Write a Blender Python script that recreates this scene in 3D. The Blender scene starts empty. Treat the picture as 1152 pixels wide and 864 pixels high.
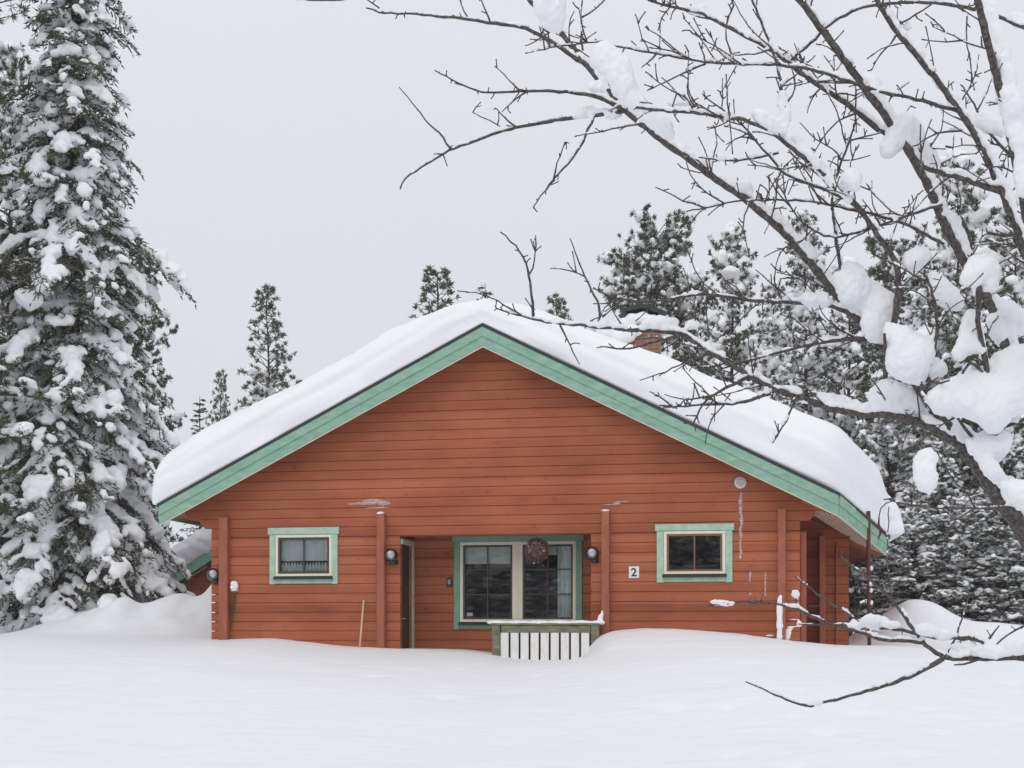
import bpy, math, random
import numpy as np
from mathutils import Vector, Matrix

# ------------------------------------------------------------------ camera, sky, sun, exposure
sc = bpy.context.scene
COL = sc.collection
R = math.radians
TH = R(10.0); D0 = 24.0; FPX = 1488.0; HOR = 708.0     # cabin yaw, distance, focal length and horizon (photo pixels)
SN, CS = math.sin(TH), math.cos(TH)

cam_d = bpy.data.cameras.new('camera'); cam = bpy.data.objects.new('camera', cam_d); COL.objects.link(cam)
cam.location = (0, 0, 0); cam.rotation_euler = (R(90), 0, 0)
cam_d.sensor_width = 36.0; cam_d.lens = 36.0*FPX/1152.0
cam_d.shift_y = (HOR-432.0)/1152.0
cam_d.clip_start = 0.1; cam_d.clip_end = 3000
sc.camera = cam

SUN_EL, SUN_AZ = R(42), R(203)        # high soft sun behind the cloud, behind the camera to its left
w = bpy.data.worlds.new('World'); sc.world = w; w.use_nodes = True
nt = w.node_tree; nt.nodes.clear()
def N(tree, t, **kw):
    n = tree.nodes.new(t)
    for k, v in kw.items(): setattr(n, k, v)
    return n
out = N(nt, 'ShaderNodeOutputWorld'); bg = N(nt, 'ShaderNodeBackground'); bg.inputs['Strength'].default_value = 0.1
sky = N(nt, 'ShaderNodeTexSky'); sky.sky_type = 'NISHITA'; sky.sun_disc = False
sky.sun_elevation = SUN_EL; sky.sun_rotation = SUN_AZ; sky.dust_density = 3.0
tc = N(nt, 'ShaderNodeTexCoord'); sx = N(nt, 'ShaderNodeSeparateXYZ'); nt.links.new(tc.outputs['Generated'], sx.inputs[0])
ab = N(nt, 'ShaderNodeMath', operation='MAXIMUM'); ab.inputs[1].default_value = 0; nt.links.new(sx.outputs[2], ab.inputs[0])
sq = N(nt, 'ShaderNodeMath', operation='POWER'); sq.inputs[1].default_value = 1.6; nt.links.new(ab.outputs[0], sq.inputs[0])
cn = N(nt, 'ShaderNodeTexNoise'); cn.inputs['Scale'].default_value = 2.2; cn.inputs['Detail'].default_value = 4; nt.links.new(tc.outputs['Generated'], cn.inputs[0])
cnm = N(nt, 'ShaderNodeMath', operation='MULTIPLY_ADD'); cnm.inputs[1].default_value = 0.10; cnm.inputs[2].default_value = -0.05; nt.links.new(cn.outputs[0], cnm.inputs[0])
sm = N(nt, 'ShaderNodeMath', operation='ADD'); nt.links.new(sq.outputs[0], sm.inputs[0]); nt.links.new(cnm.outputs[0], sm.inputs[1])
ov = N(nt, 'ShaderNodeMix', data_type='RGBA'); nt.links.new(sm.outputs[0], ov.inputs[0])
ov.inputs[6].default_value = (7.35, 7.50, 7.90, 1); ov.inputs[7].default_value = (10.1, 10.2, 10.6, 1)
mx = N(nt, 'ShaderNodeMix', data_type='RGBA'); mx.inputs[0].default_value = 0.93
nt.links.new(sky.outputs[0], mx.inputs[6]); nt.links.new(ov.outputs[2], mx.inputs[7])
nt.links.new(mx.outputs[2], bg.inputs['Color']); nt.links.new(bg.outputs[0], out.inputs[0])

sl = bpy.data.lights.new('sun', 'SUN'); sl.energy = 0.72; sl.angle = R(60); sl.color = (1.0, 0.98, 0.95)
so = bpy.data.objects.new('sun', sl); COL.objects.link(so)
sd = Vector((math.sin(SUN_AZ)*math.cos(SUN_EL), math.cos(SUN_AZ)*math.cos(SUN_EL), math.sin(SUN_EL)))
so.rotation_euler = sd.to_track_quat('Z', 'Y').to_euler(); so.location = sd*60
vs = sc.view_settings
vs.view_transform = 'Standard'; vs.look = 'None'; vs.exposure = 0.0; vs.gamma = 1.0; vs.use_curve_mapping = False
HAZE = 0.0005
sc.cycles.volume_bounces = 1; sc.cycles.max_bounces = 8; sc.cycles.diffuse_bounces = 4; sc.cycles.glossy_bounces = 3; sc.cycles.transparent_max_bounces = 10

# ------------------------------------------------------------------ helpers
rng = np.random.default_rng(7); rnd = random.Random(11)
def W(u, v, z): return (u*CS+v*SN, D0-u*SN+v*CS, z)                 # cabin coordinates -> world
def F(px, py, v=0.0):                                                # photo position on the cabin plane v -> (u, z)
    a = (px-576)/FPX
    u = (a*(D0+v*CS)-v*SN)/(CS+a*SN)
    return u, (HOR-py)*(D0-u*SN+v*CS)/FPX
def A(px, py, Y): return np.array(((px-576)/FPX*Y, Y, (HOR-py)/FPX*Y))

def hash2(ix, iy, s):
    n = (ix*374761393+iy*668265263+s*974711) & 0x7fffffff
    n = ((n ^ (n >> 13))*1274126177) & 0x7fffffff
    return ((n ^ (n >> 16)) & 0xffff)/65535.0
def vnoise(x, y, s=0):
    x = np.asarray(x, float); y = np.asarray(y, float)
    ix = np.floor(x).astype(np.int64); iy = np.floor(y).astype(np.int64)
    fx = x-ix; fy = y-iy; fx = fx*fx*fx*(fx*(fx*6-15)+10); fy = fy*fy*fy*(fy*(fy*6-15)+10)
    a = hash2(ix, iy, s); b = hash2(ix+1, iy, s); c = hash2(ix, iy+1, s); d = hash2(ix+1, iy+1, s)
    return (a*(1-fx)+b*fx)*(1-fy)+(c*(1-fx)+d*fx)*fy-0.5

def mesh_np(name, V, polys, mats=(), smooth=False, midx=None):
    """polys: list of integer arrays (m,k)"""
    me = bpy.data.meshes.new(name)
    V = np.asarray(V, np.float32)
    loops = np.concatenate([p.reshape(-1) for p in polys]).astype(np.int32)
    tot = np.concatenate([np.full(len(p), p.shape[1], np.int32) for p in polys])
    st = np.concatenate([[0], np.cumsum(tot)[:-1]]).astype(np.int32)
    me.vertices.add(len(V)); me.vertices.foreach_set('co', V.reshape(-1))
    me.loops.add(len(loops)); me.loops.foreach_set('vertex_index', loops)
    me.polygons.add(len(tot)); me.polygons.foreach_set('loop_start', st); me.polygons.foreach_set('loop_total', tot)
    if smooth: me.polygons.foreach_set('use_smooth', np.ones(len(tot), bool))
    for m in mats: me.materials.append(m)
    if midx is not None: me.polygons.foreach_set('material_index', np.asarray(midx, np.int32))
    me.update(calc_edges=True); me.validate()
    return me

def link(name, me, parent=None):
    o = bpy.data.objects.new(name, me); COL.objects.link(o)
    if parent is not None: o.parent = parent
    return o
def tag(o, label=None, cat=None, group=None, kind=None):
    if label: o['label'] = label
    if cat: o['category'] = cat
    if group: o['group'] = group
    if kind: o['kind'] = kind
    return o
def empty(name, loc, rz=0.0, label=None, cat=None, group=None):
    o = bpy.data.objects.new(name, None); COL.objects.link(o)
    o.location = loc; o.rotation_euler = (0, 0, rz); o.empty_display_size = 0.3
    return tag(o, label, cat, group)

class MB:
    """collects small shapes; build() links them as one mesh object"""
    def __init__(s): s.v = []; s.f = []
    def add(s, V, Fs):
        n = len(s.v); s.v += [tuple(map(float, p)) for p in V]; s.f += [tuple(i+n for i in f) for f in Fs]
    def box(s, u0, u1, v0, v1, z0, z1):
        s.add([(u0, v0, z0), (u1, v0, z0), (u1, v1, z0), (u0, v1, z0), (u0, v0, z1), (u1, v0, z1), (u1, v1, z1), (u0, v1, z1)],
              [(0, 3, 2, 1), (4, 5, 6, 7), (0, 1, 5, 4), (1, 2, 6, 5), (2, 3, 7, 6), (3, 0, 4, 7)])
    def cbox(s, u0, u1, v0, v1, z0, z1, c=0.008):                    # box with bevelled front edges (front = low v)
        P = [(u0, v1, z0), (u1, v1, z0), (u1, v1, z1), (u0, v1, z1),
             (u0, v0+c, z0), (u1, v0+c, z0), (u1, v0+c, z1), (u0, v0+c, z1),
             (u0+c, v0, z0+c), (u1-c, v0, z0+c), (u1-c, v0, z1-c), (u0+c, v0, z1-c)]
        s.add(P, [(0, 3, 2, 1), (0, 1, 5, 4), (1, 2, 6, 5), (2, 3, 7, 6), (3, 0, 4, 7),
                  (4, 5, 9, 8), (5, 6, 10, 9), (6, 7, 11, 10), (7, 4, 8, 11), (8, 9, 10, 11)])
    def prism(s, prof, fa, fb):                                      # prof: list of 2-tuples; fa / fb map them to the end points
        n = len(prof)
        s.add([fa(*p) for p in prof]+[fb(*p) for p in prof],
              [tuple(range(n-1, -1, -1)), tuple(range(n, 2*n))]+[(i, (i+1) % n, n+(i+1) % n, n+i) for i in range(n)])
    def lathe(s, prof, n=20, c=(0, 0, 0), axis='z'):
        V = []; Fs = []
        for r, h in prof:
            for k in range(n):
                a = 2*math.pi*k/n
                p = (r*math.cos(a), r*math.sin(a), h)
                if axis == 'y': p = (p[0], h, p[1])
                V.append((p[0]+c[0], p[1]+c[1], p[2]+c[2]))
        m = len(prof)
        for i in range(m-1):
            for k in range(n): Fs.append((i*n+k, i*n+(k+1) % n, (i+1)*n+(k+1) % n, (i+1)*n+k))
        Fs.append(tuple(range(n-1, -1, -1))); Fs.append(tuple((m-1)*n+k for k in range(n)))
        s.add(V, Fs)
    def tube(s, P, r, sides=6):
        V, Fq = tube_np(np.array(P, float), np.broadcast_to(np.asarray(r, float), (len(P),)), sides)
        s.add(V, [tuple(f) for f in Fq])
    def build(s, name, mat, parent=None, smooth=False, off=(0, 0, 0)):
        me = bpy.data.meshes.new(name)
        me.from_pydata([(a-off[0], b-off[1], c-off[2]) for a, b, c in s.v], [], s.f)
        import bmesh
        bm = bmesh.new(); bm.from_mesh(me); bmesh.ops.recalc_face_normals(bm, faces=bm.faces); bm.to_mesh(me); bm.free()
        if smooth:
            for p in me.polygons: p.use_smooth = True
        me.materials.append(mat); me.update()
        return link(name, me, parent)

def tube_np(P, rad, sides=6):
    n = len(P); T = np.gradient(P, axis=0); T /= np.linalg.norm(T, axis=1)[:, None]+1e-9
    up = np.array((0, 0, 1.0)) if abs(T[0][2]) < .9 else np.array((1.0, 0, 0))
    a = np.cross(T[0], up); a /= np.linalg.norm(a); fr = []
    for i in range(n):
        a = a-T[i]*np.dot(a, T[i]); a /= np.linalg.norm(a)+1e-9; fr.append((a, np.cross(T[i], a)))
    ang = np.linspace(0, 2*np.pi, sides, endpoint=False)
    V = np.concatenate([P[i]+rad[i]*(np.cos(ang)[:, None]*fr[i][0]+np.sin(ang)[:, None]*fr[i][1]) for i in range(n)]+[P[:1], P[-1:]])
    i, k = np.meshgrid(np.arange(n-1), np.arange(sides), indexing='ij'); i = i.ravel(); k = k.ravel(); k2 = (k+1) % sides
    Q = np.stack([i*sides+k, i*sides+k2, (i+1)*sides+k2, (i+1)*sides+k], 1)
    c0, c1 = n*sides, n*sides+1; k = np.arange(sides); k2 = (k+1) % sides
    e0 = np.stack([k2, k, np.full(sides, c0), np.full(sides, c0)], 1); e1 = np.stack([(n-1)*sides+k, (n-1)*sides+k2, np.full(sides, c1), np.full(sides, c1)], 1)
    tri = np.concatenate([e0[:, :3], e1[:, :3]])
    Fq = [tuple(q) for q in Q]+[tuple(t) for t in tri]
    return V, Fq
class Tubes:
    """many tubes gathered into one numpy mesh"""
    def __init__(s): s.V = []; s.Q = []; s.T = []; s.n = 0
    def add(s, P, rad, sides=6):
        V, Fq = tube_np(np.asarray(P, float), np.asarray(rad, float), sides)
        q = np.array([f for f in Fq if len(f) == 4]); t = np.array([f for f in Fq if len(f) == 3])
        s.V.append(V); s.Q.append(q+s.n); s.T.append(t+s.n); s.n += len(V)
    def mesh(s, name, mat): return mesh_np(name, np.concatenate(s.V), [np.concatenate(s.Q), np.concatenate(s.T)], [mat], True)

def ico(sub):
    import bmesh
    bm = bmesh.new(); bmesh.ops.create_icosphere(bm, subdivisions=sub, radius=1.0)
    V = np.array([v.co[:] for v in bm.verts]); Fc = np.array([[v.index for v in f.verts] for f in bm.faces]); bm.free()
    return V, Fc
ICO1, ICO2, ICO3 = ico(1), ico(2), ico(3)
def blobs(C, S, az, tilt=None, base=ICO2, jit=0.12, seed=0):
    """ellipsoid lumps: centres C (n,3), half axes S (n,3), heading az, nose-down tilt"""
    C = np.asarray(C, float); S = np.asarray(S, float); az = np.asarray(az, float); n = len(C)
    r = np.random.default_rng(seed); V0, F0 = base
    V = V0[None]*S[:, None, :]*(1+r.normal(0, jit, (n, len(V0), 1)))
    t = np.zeros(n) if tilt is None else np.asarray(tilt, float)
    x = V[:, :, 0]*np.cos(t)[:, None]+V[:, :, 2]*np.sin(t)[:, None]; z = -V[:, :, 0]*np.sin(t)[:, None]+V[:, :, 2]*np.cos(t)[:, None]; y = V[:, :, 1]
    X = x*np.cos(az)[:, None]-y*np.sin(az)[:, None]; Y = x*np.sin(az)[:, None]+y*np.cos(az)[:, None]
    V = np.stack([X, Y, z], 2)+C[:, None, :]
    Fc = F0[None]+(np.arange(n)*len(V0))[:, None, None]
    return V.reshape(-1, 3), Fc.reshape(-1, 3)
def remesh(name, V, Fc, vox, mat, smooth_it=3, disp=0.0, dsize=0.2, disp2=0.0):
    me = mesh_np('tmp', V, [Fc]); o = link('tmp', me)
    m = o.modifiers.new('r', 'REMESH'); m.mode = 'VOXEL'; m.voxel_size = vox
    if smooth_it:
        m = o.modifiers.new('s', 'SMOOTH'); m.iterations = smooth_it; m.factor = 0.5
    tx = []
    for d, sz in ((disp, dsize), (disp2, dsize*0.3)):
        if d:
            t = bpy.data.textures.new('t', 'CLOUDS'); t.noise_scale = sz; t.noise_depth = 2; tx.append(t)
            m = o.modifiers.new('d', 'DISPLACE'); m.texture = t; m.strength = d; m.texture_coords = 'LOCAL'; m.mid_level = 0.5
    dg = bpy.context.evaluated_depsgraph_get()
    r = bpy.data.meshes.new_from_object(o.evaluated_get(dg)); r.name = name
    bpy.data.objects.remove(o); bpy.data.meshes.remove(me)
    for t in tx: bpy.data.textures.remove(t)
    r.materials.clear(); r.materials.append(mat)
    r.polygons.foreach_set('use_smooth', np.ones(len(r.polygons), bool)); r.update()
    return r

# ------------------------------------------------------------------ materials
def mat(name, col, rough=0.6, **kw):
    m = bpy.data.materials.new(name); m.use_nodes = True
    b = m.node_tree.nodes['Principled BSDF']
    b.inputs['Base Color'].default_value = (*col, 1); b.inputs['Roughness'].default_value = rough
    for k, v in kw.items(): b.inputs[k].default_value = v
    return m
def bsdf(m): return m.node_tree.nodes['Principled BSDF']
def noise_col(m, stops, scale=(1, 1, 1), ns=1.0, detail=5, coord='Object', rough=0.6, fac=None):
    t = m.node_tree; c = N(t, 'ShaderNodeTexCoord'); mp = N(t, 'ShaderNodeMapping'); mp.inputs['Scale'].default_value = scale
    t.links.new(c.outputs[coord], mp.inputs[0])
    n = N(t, 'ShaderNodeTexNoise'); n.inputs['Scale'].default_value = ns; n.inputs['Detail'].default_value = detail; n.inputs['Roughness'].default_value = rough
    t.links.new(mp.outputs[0], n.inputs[0])
    r = N(t, 'ShaderNodeValToRGB'); e = r.color_ramp.elements
    e[0].position, e[0].color = stops[0][0], (*stops[0][1], 1); e[1].position, e[1].color = stops[-1][0], (*stops[-1][1], 1)
    for p, cc in stops[1:-1]:
        x = e.new(p); x.color = (*cc, 1)
    t.links.new(n.outputs[0], r.inputs[0]); t.links.new(r.outputs[0], bsdf(m).inputs['Base Color'])
    return r
def bump(m, scale, strength, dist=0.02, detail=4, sc3=(1, 1, 1)):
    t = m.node_tree; c = N(t, 'ShaderNodeTexCoord'); mp = N(t, 'ShaderNodeMapping'); mp.inputs['Scale'].default_value = sc3
    t.links.new(c.outputs['Object'], mp.inputs[0])
    n = N(t, 'ShaderNodeTexNoise'); n.inputs['Scale'].default_value = scale; n.inputs['Detail'].default_value = detail; t.links.new(mp.outputs[0], n.inputs[0])
    b = N(t, 'ShaderNodeBump'); b.inputs['Strength'].default_value = strength; b.inputs['Distance'].default_value = dist
    t.links.new(n.outputs[0], b.inputs['Height']); t.links.new(b.outputs[0], bsdf(m).inputs['Normal'])

SNOW = mat('snow', (0.86, 0.87, 0.89), 0.55); bsdf(SNOW).inputs['Specular IOR Level'].default_value = 0.25
bump(SNOW, 9.0, 0.34, 0.03, 8)
GSNOW = mat('ground_snow', (0.83, 0.845, 0.87), 0.6); bsdf(GSNOW).inputs['Specular IOR Level'].default_value = 0.2
bump(GSNOW, 3.0, 0.5, 0.045, 10, (0.6, 1.6, 1))

def log_mat():
    m = mat('red_brown_log', (0.4, 0.1, 0.06), 0.62); t = m.node_tree; B = bsdf(m)
    B.inputs['Specular IOR Level'].default_value = 0.25
    c = N(t, 'ShaderNodeTexCoord')
    def noise(scale3, ns, det=5):
        mp = N(t, 'ShaderNodeMapping'); mp.inputs['Scale'].default_value = scale3; t.links.new(c.outputs['Object'], mp.inputs[0])
        n = N(t, 'ShaderNodeTexNoise'); n.inputs['Scale'].default_value = ns; n.inputs['Detail'].default_value = det; t.links.new(mp.outputs[0], n.inputs[0]); return n.outputs[0]
    s = N(t, 'ShaderNodeSeparateXYZ'); t.links.new(c.outputs['Object'], s.inputs[0])
    d = N(t, 'ShaderNodeMath', operation='MULTIPLY_ADD'); d.inputs[1].default_value = 1/0.1754; d.inputs[2].default_value = (-ZB+0.03)/0.1754; t.links.new(s.outputs[2], d.inputs[0])
    fl = N(t, 'ShaderNodeMath', operation='FLOOR'); t.links.new(d.outputs[0], fl.inputs[0])
    wn = N(t, 'ShaderNodeTexWhiteNoise', noise_dimensions='1D'); t.links.new(fl.outputs[0], wn.inputs['W'])
    grain = noise((0.5, 0.5, 16), 3.0, 7); patch = noise((0.55, 0.55, 1.1), 1.1, 6); knots = noise((2.2, 2.2, 3.0), 2.6, 2)
    r = N(t, 'ShaderNodeValToRGB'); e = r.color_ramp.elements
    e[0].position = 0.28; e[0].color = (0.190, 0.053, 0.023, 1); e[1].position = 0.74; e[1].color = (0.435, 0.143, 0.068, 1)
    x = e.new(0.5); x.color = (0.332, 0.094, 0.042, 1)
    a = N(t, 'ShaderNodeMath', operation='MULTIPLY_ADD'); a.inputs[1].default_value = 0.62; t.links.new(patch, a.inputs[0])
    b = N(t, 'ShaderNodeMath', operation='MULTIPLY'); b.inputs[1].default_value = 0.30; t.links.new(grain, b.inputs[0]); t.links.new(b.outputs[0], a.inputs[2])
    g = N(t, 'ShaderNodeMath', operation='MULTIPLY_ADD'); g.inputs[1].default_value = 0.20; t.links.new(wn.outputs[0], g.inputs[0]); t.links.new(a.outputs[0], g.inputs[2])
    t.links.new(g.outputs[0], r.inputs[0])
    kr = N(t, 'ShaderNodeValToRGB'); kr.color_ramp.elements[0].position = 0.63; kr.color_ramp.elements[0].color = (1, 1, 1, 1); kr.color_ramp.elements[1].position = 0.78; kr.color_ramp.elements[1].color = (0.72, 0.66, 0.64, 1)
    t.links.new(knots, kr.inputs[0])
    mm = N(t, 'ShaderNodeMix', data_type='RGBA', blend_type='MULTIPLY'); mm.inputs[0].default_value = 1.0
    t.links.new(r.outputs[0], mm.inputs[6]); t.links.new(kr.outputs[0], mm.inputs[7]); t.links.new(mm.outputs[2], B.inputs['Base Color'])
    bp = N(t, 'ShaderNodeBump'); bp.inputs['Strength'].default_value = 0.25; bp.inputs['Distance'].default_value = 0.006
    t.links.new(grain, bp.inputs['Height']); t.links.new(bp.outputs[0], B.inputs['Normal'])
    return m
ZB = -0.9                                                            # cabin base, metres relative to the eye
LOG = log_mat()
GREEN = mat('weathered_green_paint', (0.2, 0.5, 0.33), 0.6)
noise_col(GREEN, [(0.25, (0.15, 0.315, 0.225)), (0.45, (0.215, 0.385, 0.285)), (0.62, (0.28, 0.45, 0.345)), (0.8, (0.44, 0.54, 0.42))], (1.6, 1.6, 4.5), 2.4, 9)
TRIMG = mat('pale_green_paint', (0.33, 0.64, 0.45), 0.55)
noise_col(TRIMG, [(0.3, (0.29, 0.44, 0.34)), (0.55, (0.38, 0.54, 0.435)), (0.75, (0.48, 0.60, 0.51))], (1.5, 1.5, 1.5), 6, 8)
TRIMD = mat('deep_green_paint', (0.17, 0.40, 0.27), 0.55)
noise_col(TRIMD, [(0.3, (0.135, 0.30, 0.205)), (0.7, (0.19, 0.37, 0.26))], (1, 1, 1), 5, 5)
MOSS = mat('mossy_green_wood', (0.16, 0.19, 0.11), 0.75)
noise_col(MOSS, [(0.3, (0.10, 0.11, 0.06)), (0.55, (0.18, 0.19, 0.115)), (0.75, (0.30, 0.28, 0.19))], (1, 1, 4), 5, 6)
CREAM = mat('cream_paint', (0.74, 0.70, 0.58), 0.5)
noise_col(CREAM, [(0.3, (0.70, 0.66, 0.53)), (0.7, (0.78, 0.74, 0.63))], (1, 1, 1), 6)
WHITE = mat('white_paint', (0.78, 0.77, 0.74), 0.55)
noise_col(WHITE, [(0.25, (0.62, 0.60, 0.56)), (0.5, (0.78, 0.77, 0.74)), (0.8, (0.82, 0.81, 0.79))], (3, 3, 1), 5, 6)
DARKSASH = mat('dark_sash', (0.05, 0.032, 0.025), 0.45)
BROWNSASH = mat('brown_sash', (0.20, 0.095, 0.05), 0.5)
FELT = mat('roof_felt', (0.028, 0.036, 0.042), 0.8)
BLACK = mat('black_metal', (0.02, 0.02, 0.022), 0.45)
DOORM = mat('dark_door', (0.022, 0.016, 0.02), 0.5)
POSTR = mat('red_post', (0.34, 0.083, 0.045), 0.6)
noise_col(POSTR, [(0.3, (0.265, 0.070, 0.035)), (0.7, (0.385, 0.118, 0.060))], (5, 5, 0.9), 2.5, 6)
SOFFIT = mat('soffit_board', (0.42, 0.15, 0.10), 0.6)
noise_col(SOFFIT, [(0.3, (0.36, 0.12, 0.08)), (0.7, (0.48, 0.19, 0.13))], (2, 2, 2), 3, 5)
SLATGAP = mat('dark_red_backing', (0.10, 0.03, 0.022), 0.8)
BRICK = mat('chimney_brick', (0.4, 0.16, 0.1), 0.85)
def brick_nodes():
    t = BRICK.node_tree; c = N(t, 'ShaderNodeTexCoord'); mp = N(t, 'ShaderNodeMapping'); mp.inputs['Rotation'].default_value = (R(90), 0, 0)
    t.links.new(c.outputs['Object'], mp.inputs[0])
    b = N(t, 'ShaderNodeTexBrick'); t.links.new(mp.outputs[0], b.inputs[0]); b.inputs['Scale'].default_value = 1.0
    b.inputs['Color1'].default_value = (0.27, 0.105, 0.068, 1); b.inputs['Color2'].default_value = (0.20, 0.072, 0.046, 1); b.inputs['Mortar'].default_value = (0.26, 0.22, 0.19, 1)
    b.inputs['Brick Width'].default_value = 0.25; b.inputs['Row Height'].default_value = 0.075; b.inputs['Mortar Size'].default_value = 0.009
    t.links.new(b.outputs[0], bsdf(BRICK).inputs['Base Color'])
brick_nodes()
def glass_mat(name, ior=1.9, tint=(0.95, 0.97, 0.97)):
    m = bpy.data.materials.new(name); m.use_nodes = True; t = m.node_tree; t.nodes.clear()
    o = N(t, 'ShaderNodeOutputMaterial'); mixs = N(t, 'ShaderNodeMixShader'); tr = N(t, 'ShaderNodeBsdfTransparent'); gl = N(t, 'ShaderNodeBsdfGlossy')
    tr.inputs[0].default_value = (*tint, 1); gl.inputs['Roughness'].default_value = 0.012; fr = N(t, 'ShaderNodeFresnel'); fr.inputs[0].default_value = ior
    t.links.new(fr.outputs[0], mixs.inputs[0]); t.links.new(tr.outputs[0], mixs.inputs[1]); t.links.new(gl.outputs[0], mixs.inputs[2]); t.links.new(mixs.outputs[0], o.inputs[0])
    c = N(t, 'ShaderNodeTexCoord'); n = N(t, 'ShaderNodeTexNoise'); n.inputs['Scale'].default_value = 1.6; t.links.new(c.outputs['Object'], n.inputs[0])
    b = N(t, 'ShaderNodeBump'); b.inputs['Strength'].default_value = 0.02; b.inputs['Distance'].default_value = 0.01; t.links.new(n.outputs[0], b.inputs['Height']); t.links.new(b.outputs[0], gl.inputs['Normal'])
    return m
GLASS = glass_mat('window_glass', 1.9)
GLOBE = glass_mat('lamp_glass', 2.2, (0.86, 0.87, 0.9))
CURT = mat('curtain_fabric', (0.80, 0.86, 0.86), 0.9); BLIND = mat('blind_fabric', (0.74, 0.80, 0.76), 0.9)
INNER = mat('room_surface', (0.10, 0.085, 0.07), 0.9)
BULB = mat('bulb', (0.8, 0.8, 0.8), 0.4)
FROST = bpy.data.materials.new('frost'); FROST.use_nodes = True
def frost_nodes():
    t = FROST.node_tree; b = t.nodes['Principled BSDF']; b.inputs['Base Color'].default_value = (.8, .81, .84, 1); b.inputs['Roughness'].default_value = .7
    c = N(t, 'ShaderNodeTexCoord'); mp = N(t, 'ShaderNodeMapping'); mp.inputs['Scale'].default_value = (7, 7, 26); t.links.new(c.outputs['Object'], mp.inputs[0])
    n = N(t, 'ShaderNodeTexNoise'); n.inputs['Scale'].default_value = 1.3; n.inputs['Detail'].default_value = 7; n.inputs['Roughness'].default_value = .75; t.links.new(mp.outputs[0], n.inputs[0])
    r = N(t, 'ShaderNodeMapRange'); r.inputs[1].default_value = .36; r.inputs[2].default_value = .66; r.inputs[3].default_value = .05; r.inputs[4].default_value = .6; t.links.new(n.outputs[0], r.inputs[0]); t.links.new(r.outputs[0], b.inputs['Alpha'])
frost_nodes()
PLASTIC = mat('white_plastic', (0.72, 0.73, 0.76), 0.4); GREYP = mat('grey_plastic', (0.30, 0.31, 0.33), 0.4)
WICKER = mat('wicker', (0.10, 0.042, 0.028), 0.7); noise_col(WICKER, [(0.3, (0.06, 0.026, 0.018)), (0.7, (0.17, 0.075, 0.05))], (1, 1, 1), 30)
PALEW = mat('pale_wood', (0.62, 0.46, 0.27), 0.6)
STAKE = mat('dark_red_stake', (0.11, 0.022, 0.022), 0.6)
TWIGR = mat('dry_red_leaf', (0.11, 0.025, 0.022), 0.7)
BARK = mat('dark_bark', (0.05, 0.042, 0.042), 0.85)
noise_col(BARK, [(0.3, (0.030, 0.024, 0.023)), (0.45, (0.075, 0.062, 0.058)), (0.6, (0.13, 0.112, 0.105)), (0.75, (0.24, 0.22, 0.205))], (1, 1, 1), 55, 7)
bump(BARK, 90, 0.8, 0.01, 4)
CBARK = mat('conifer_bark', (0.07, 0.05, 0.042), 0.9); noise_col(CBARK, [(0.3, (0.035, 0.026, 0.022)), (0.7, (0.11, 0.08, 0.065))], (6, 6, 1.5), 4)
def needle(name, a, b, c):
    m = mat(name, b, 0.65); noise_col(m, [(0.3, a), (0.5, b), (0.72, c)], (1, 1, 1), 1.7, 5, rough=0.75); return m
NEEDLE = needle('spruce_needles', (0.050, 0.056, 0.032), (0.094, 0.102, 0.060), (0.15, 0.152, 0.098))
PNEEDLE = needle('pine_needles', (0.062, 0.072, 0.038), (0.115, 0.128, 0.070), (0.175, 0.178, 0.108))

# ------------------------------------------------------------------ the ground: one sheet of snow
def interp(tab, x):
    t = np.array(tab, float); return np.interp(x, t[:, 0], t[:, 1])
CREST = [(-600, 716), (0, 716), (80, 718), (160, 721), (240, 721), (300, 719.5), (340, 722), (370, 726), (400, 728.5), (450, 730.5), (520, 732.5), (550, 736),
         (575, 741), (600, 743), (645, 742.5), (655, 740), (661, 733), (668, 722), (678, 714.5), (692, 710), (730, 707.3), (760, 708), (800, 711), (850, 716), (900, 722),
         (940, 726), (970, 727), (1010, 727), (1060, 731), (1152, 738), (1700, 748)]
DENTS = [(rnd.uniform(-9, 9), rnd.uniform(11, 22), rnd.uniform(.07, .28), rnd.choice((-.018, .02, .03, .045))) for _ in range(60)]+[(rnd.uniform(2, 6.5), rnd.uniform(8, 16), rnd.uniform(.05, .12), rnd.uniform(.03, .06)) for _ in range(40)]
def ss(x): x = np.clip(x, 0, 1); return x*x*(3-2*x)
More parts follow.
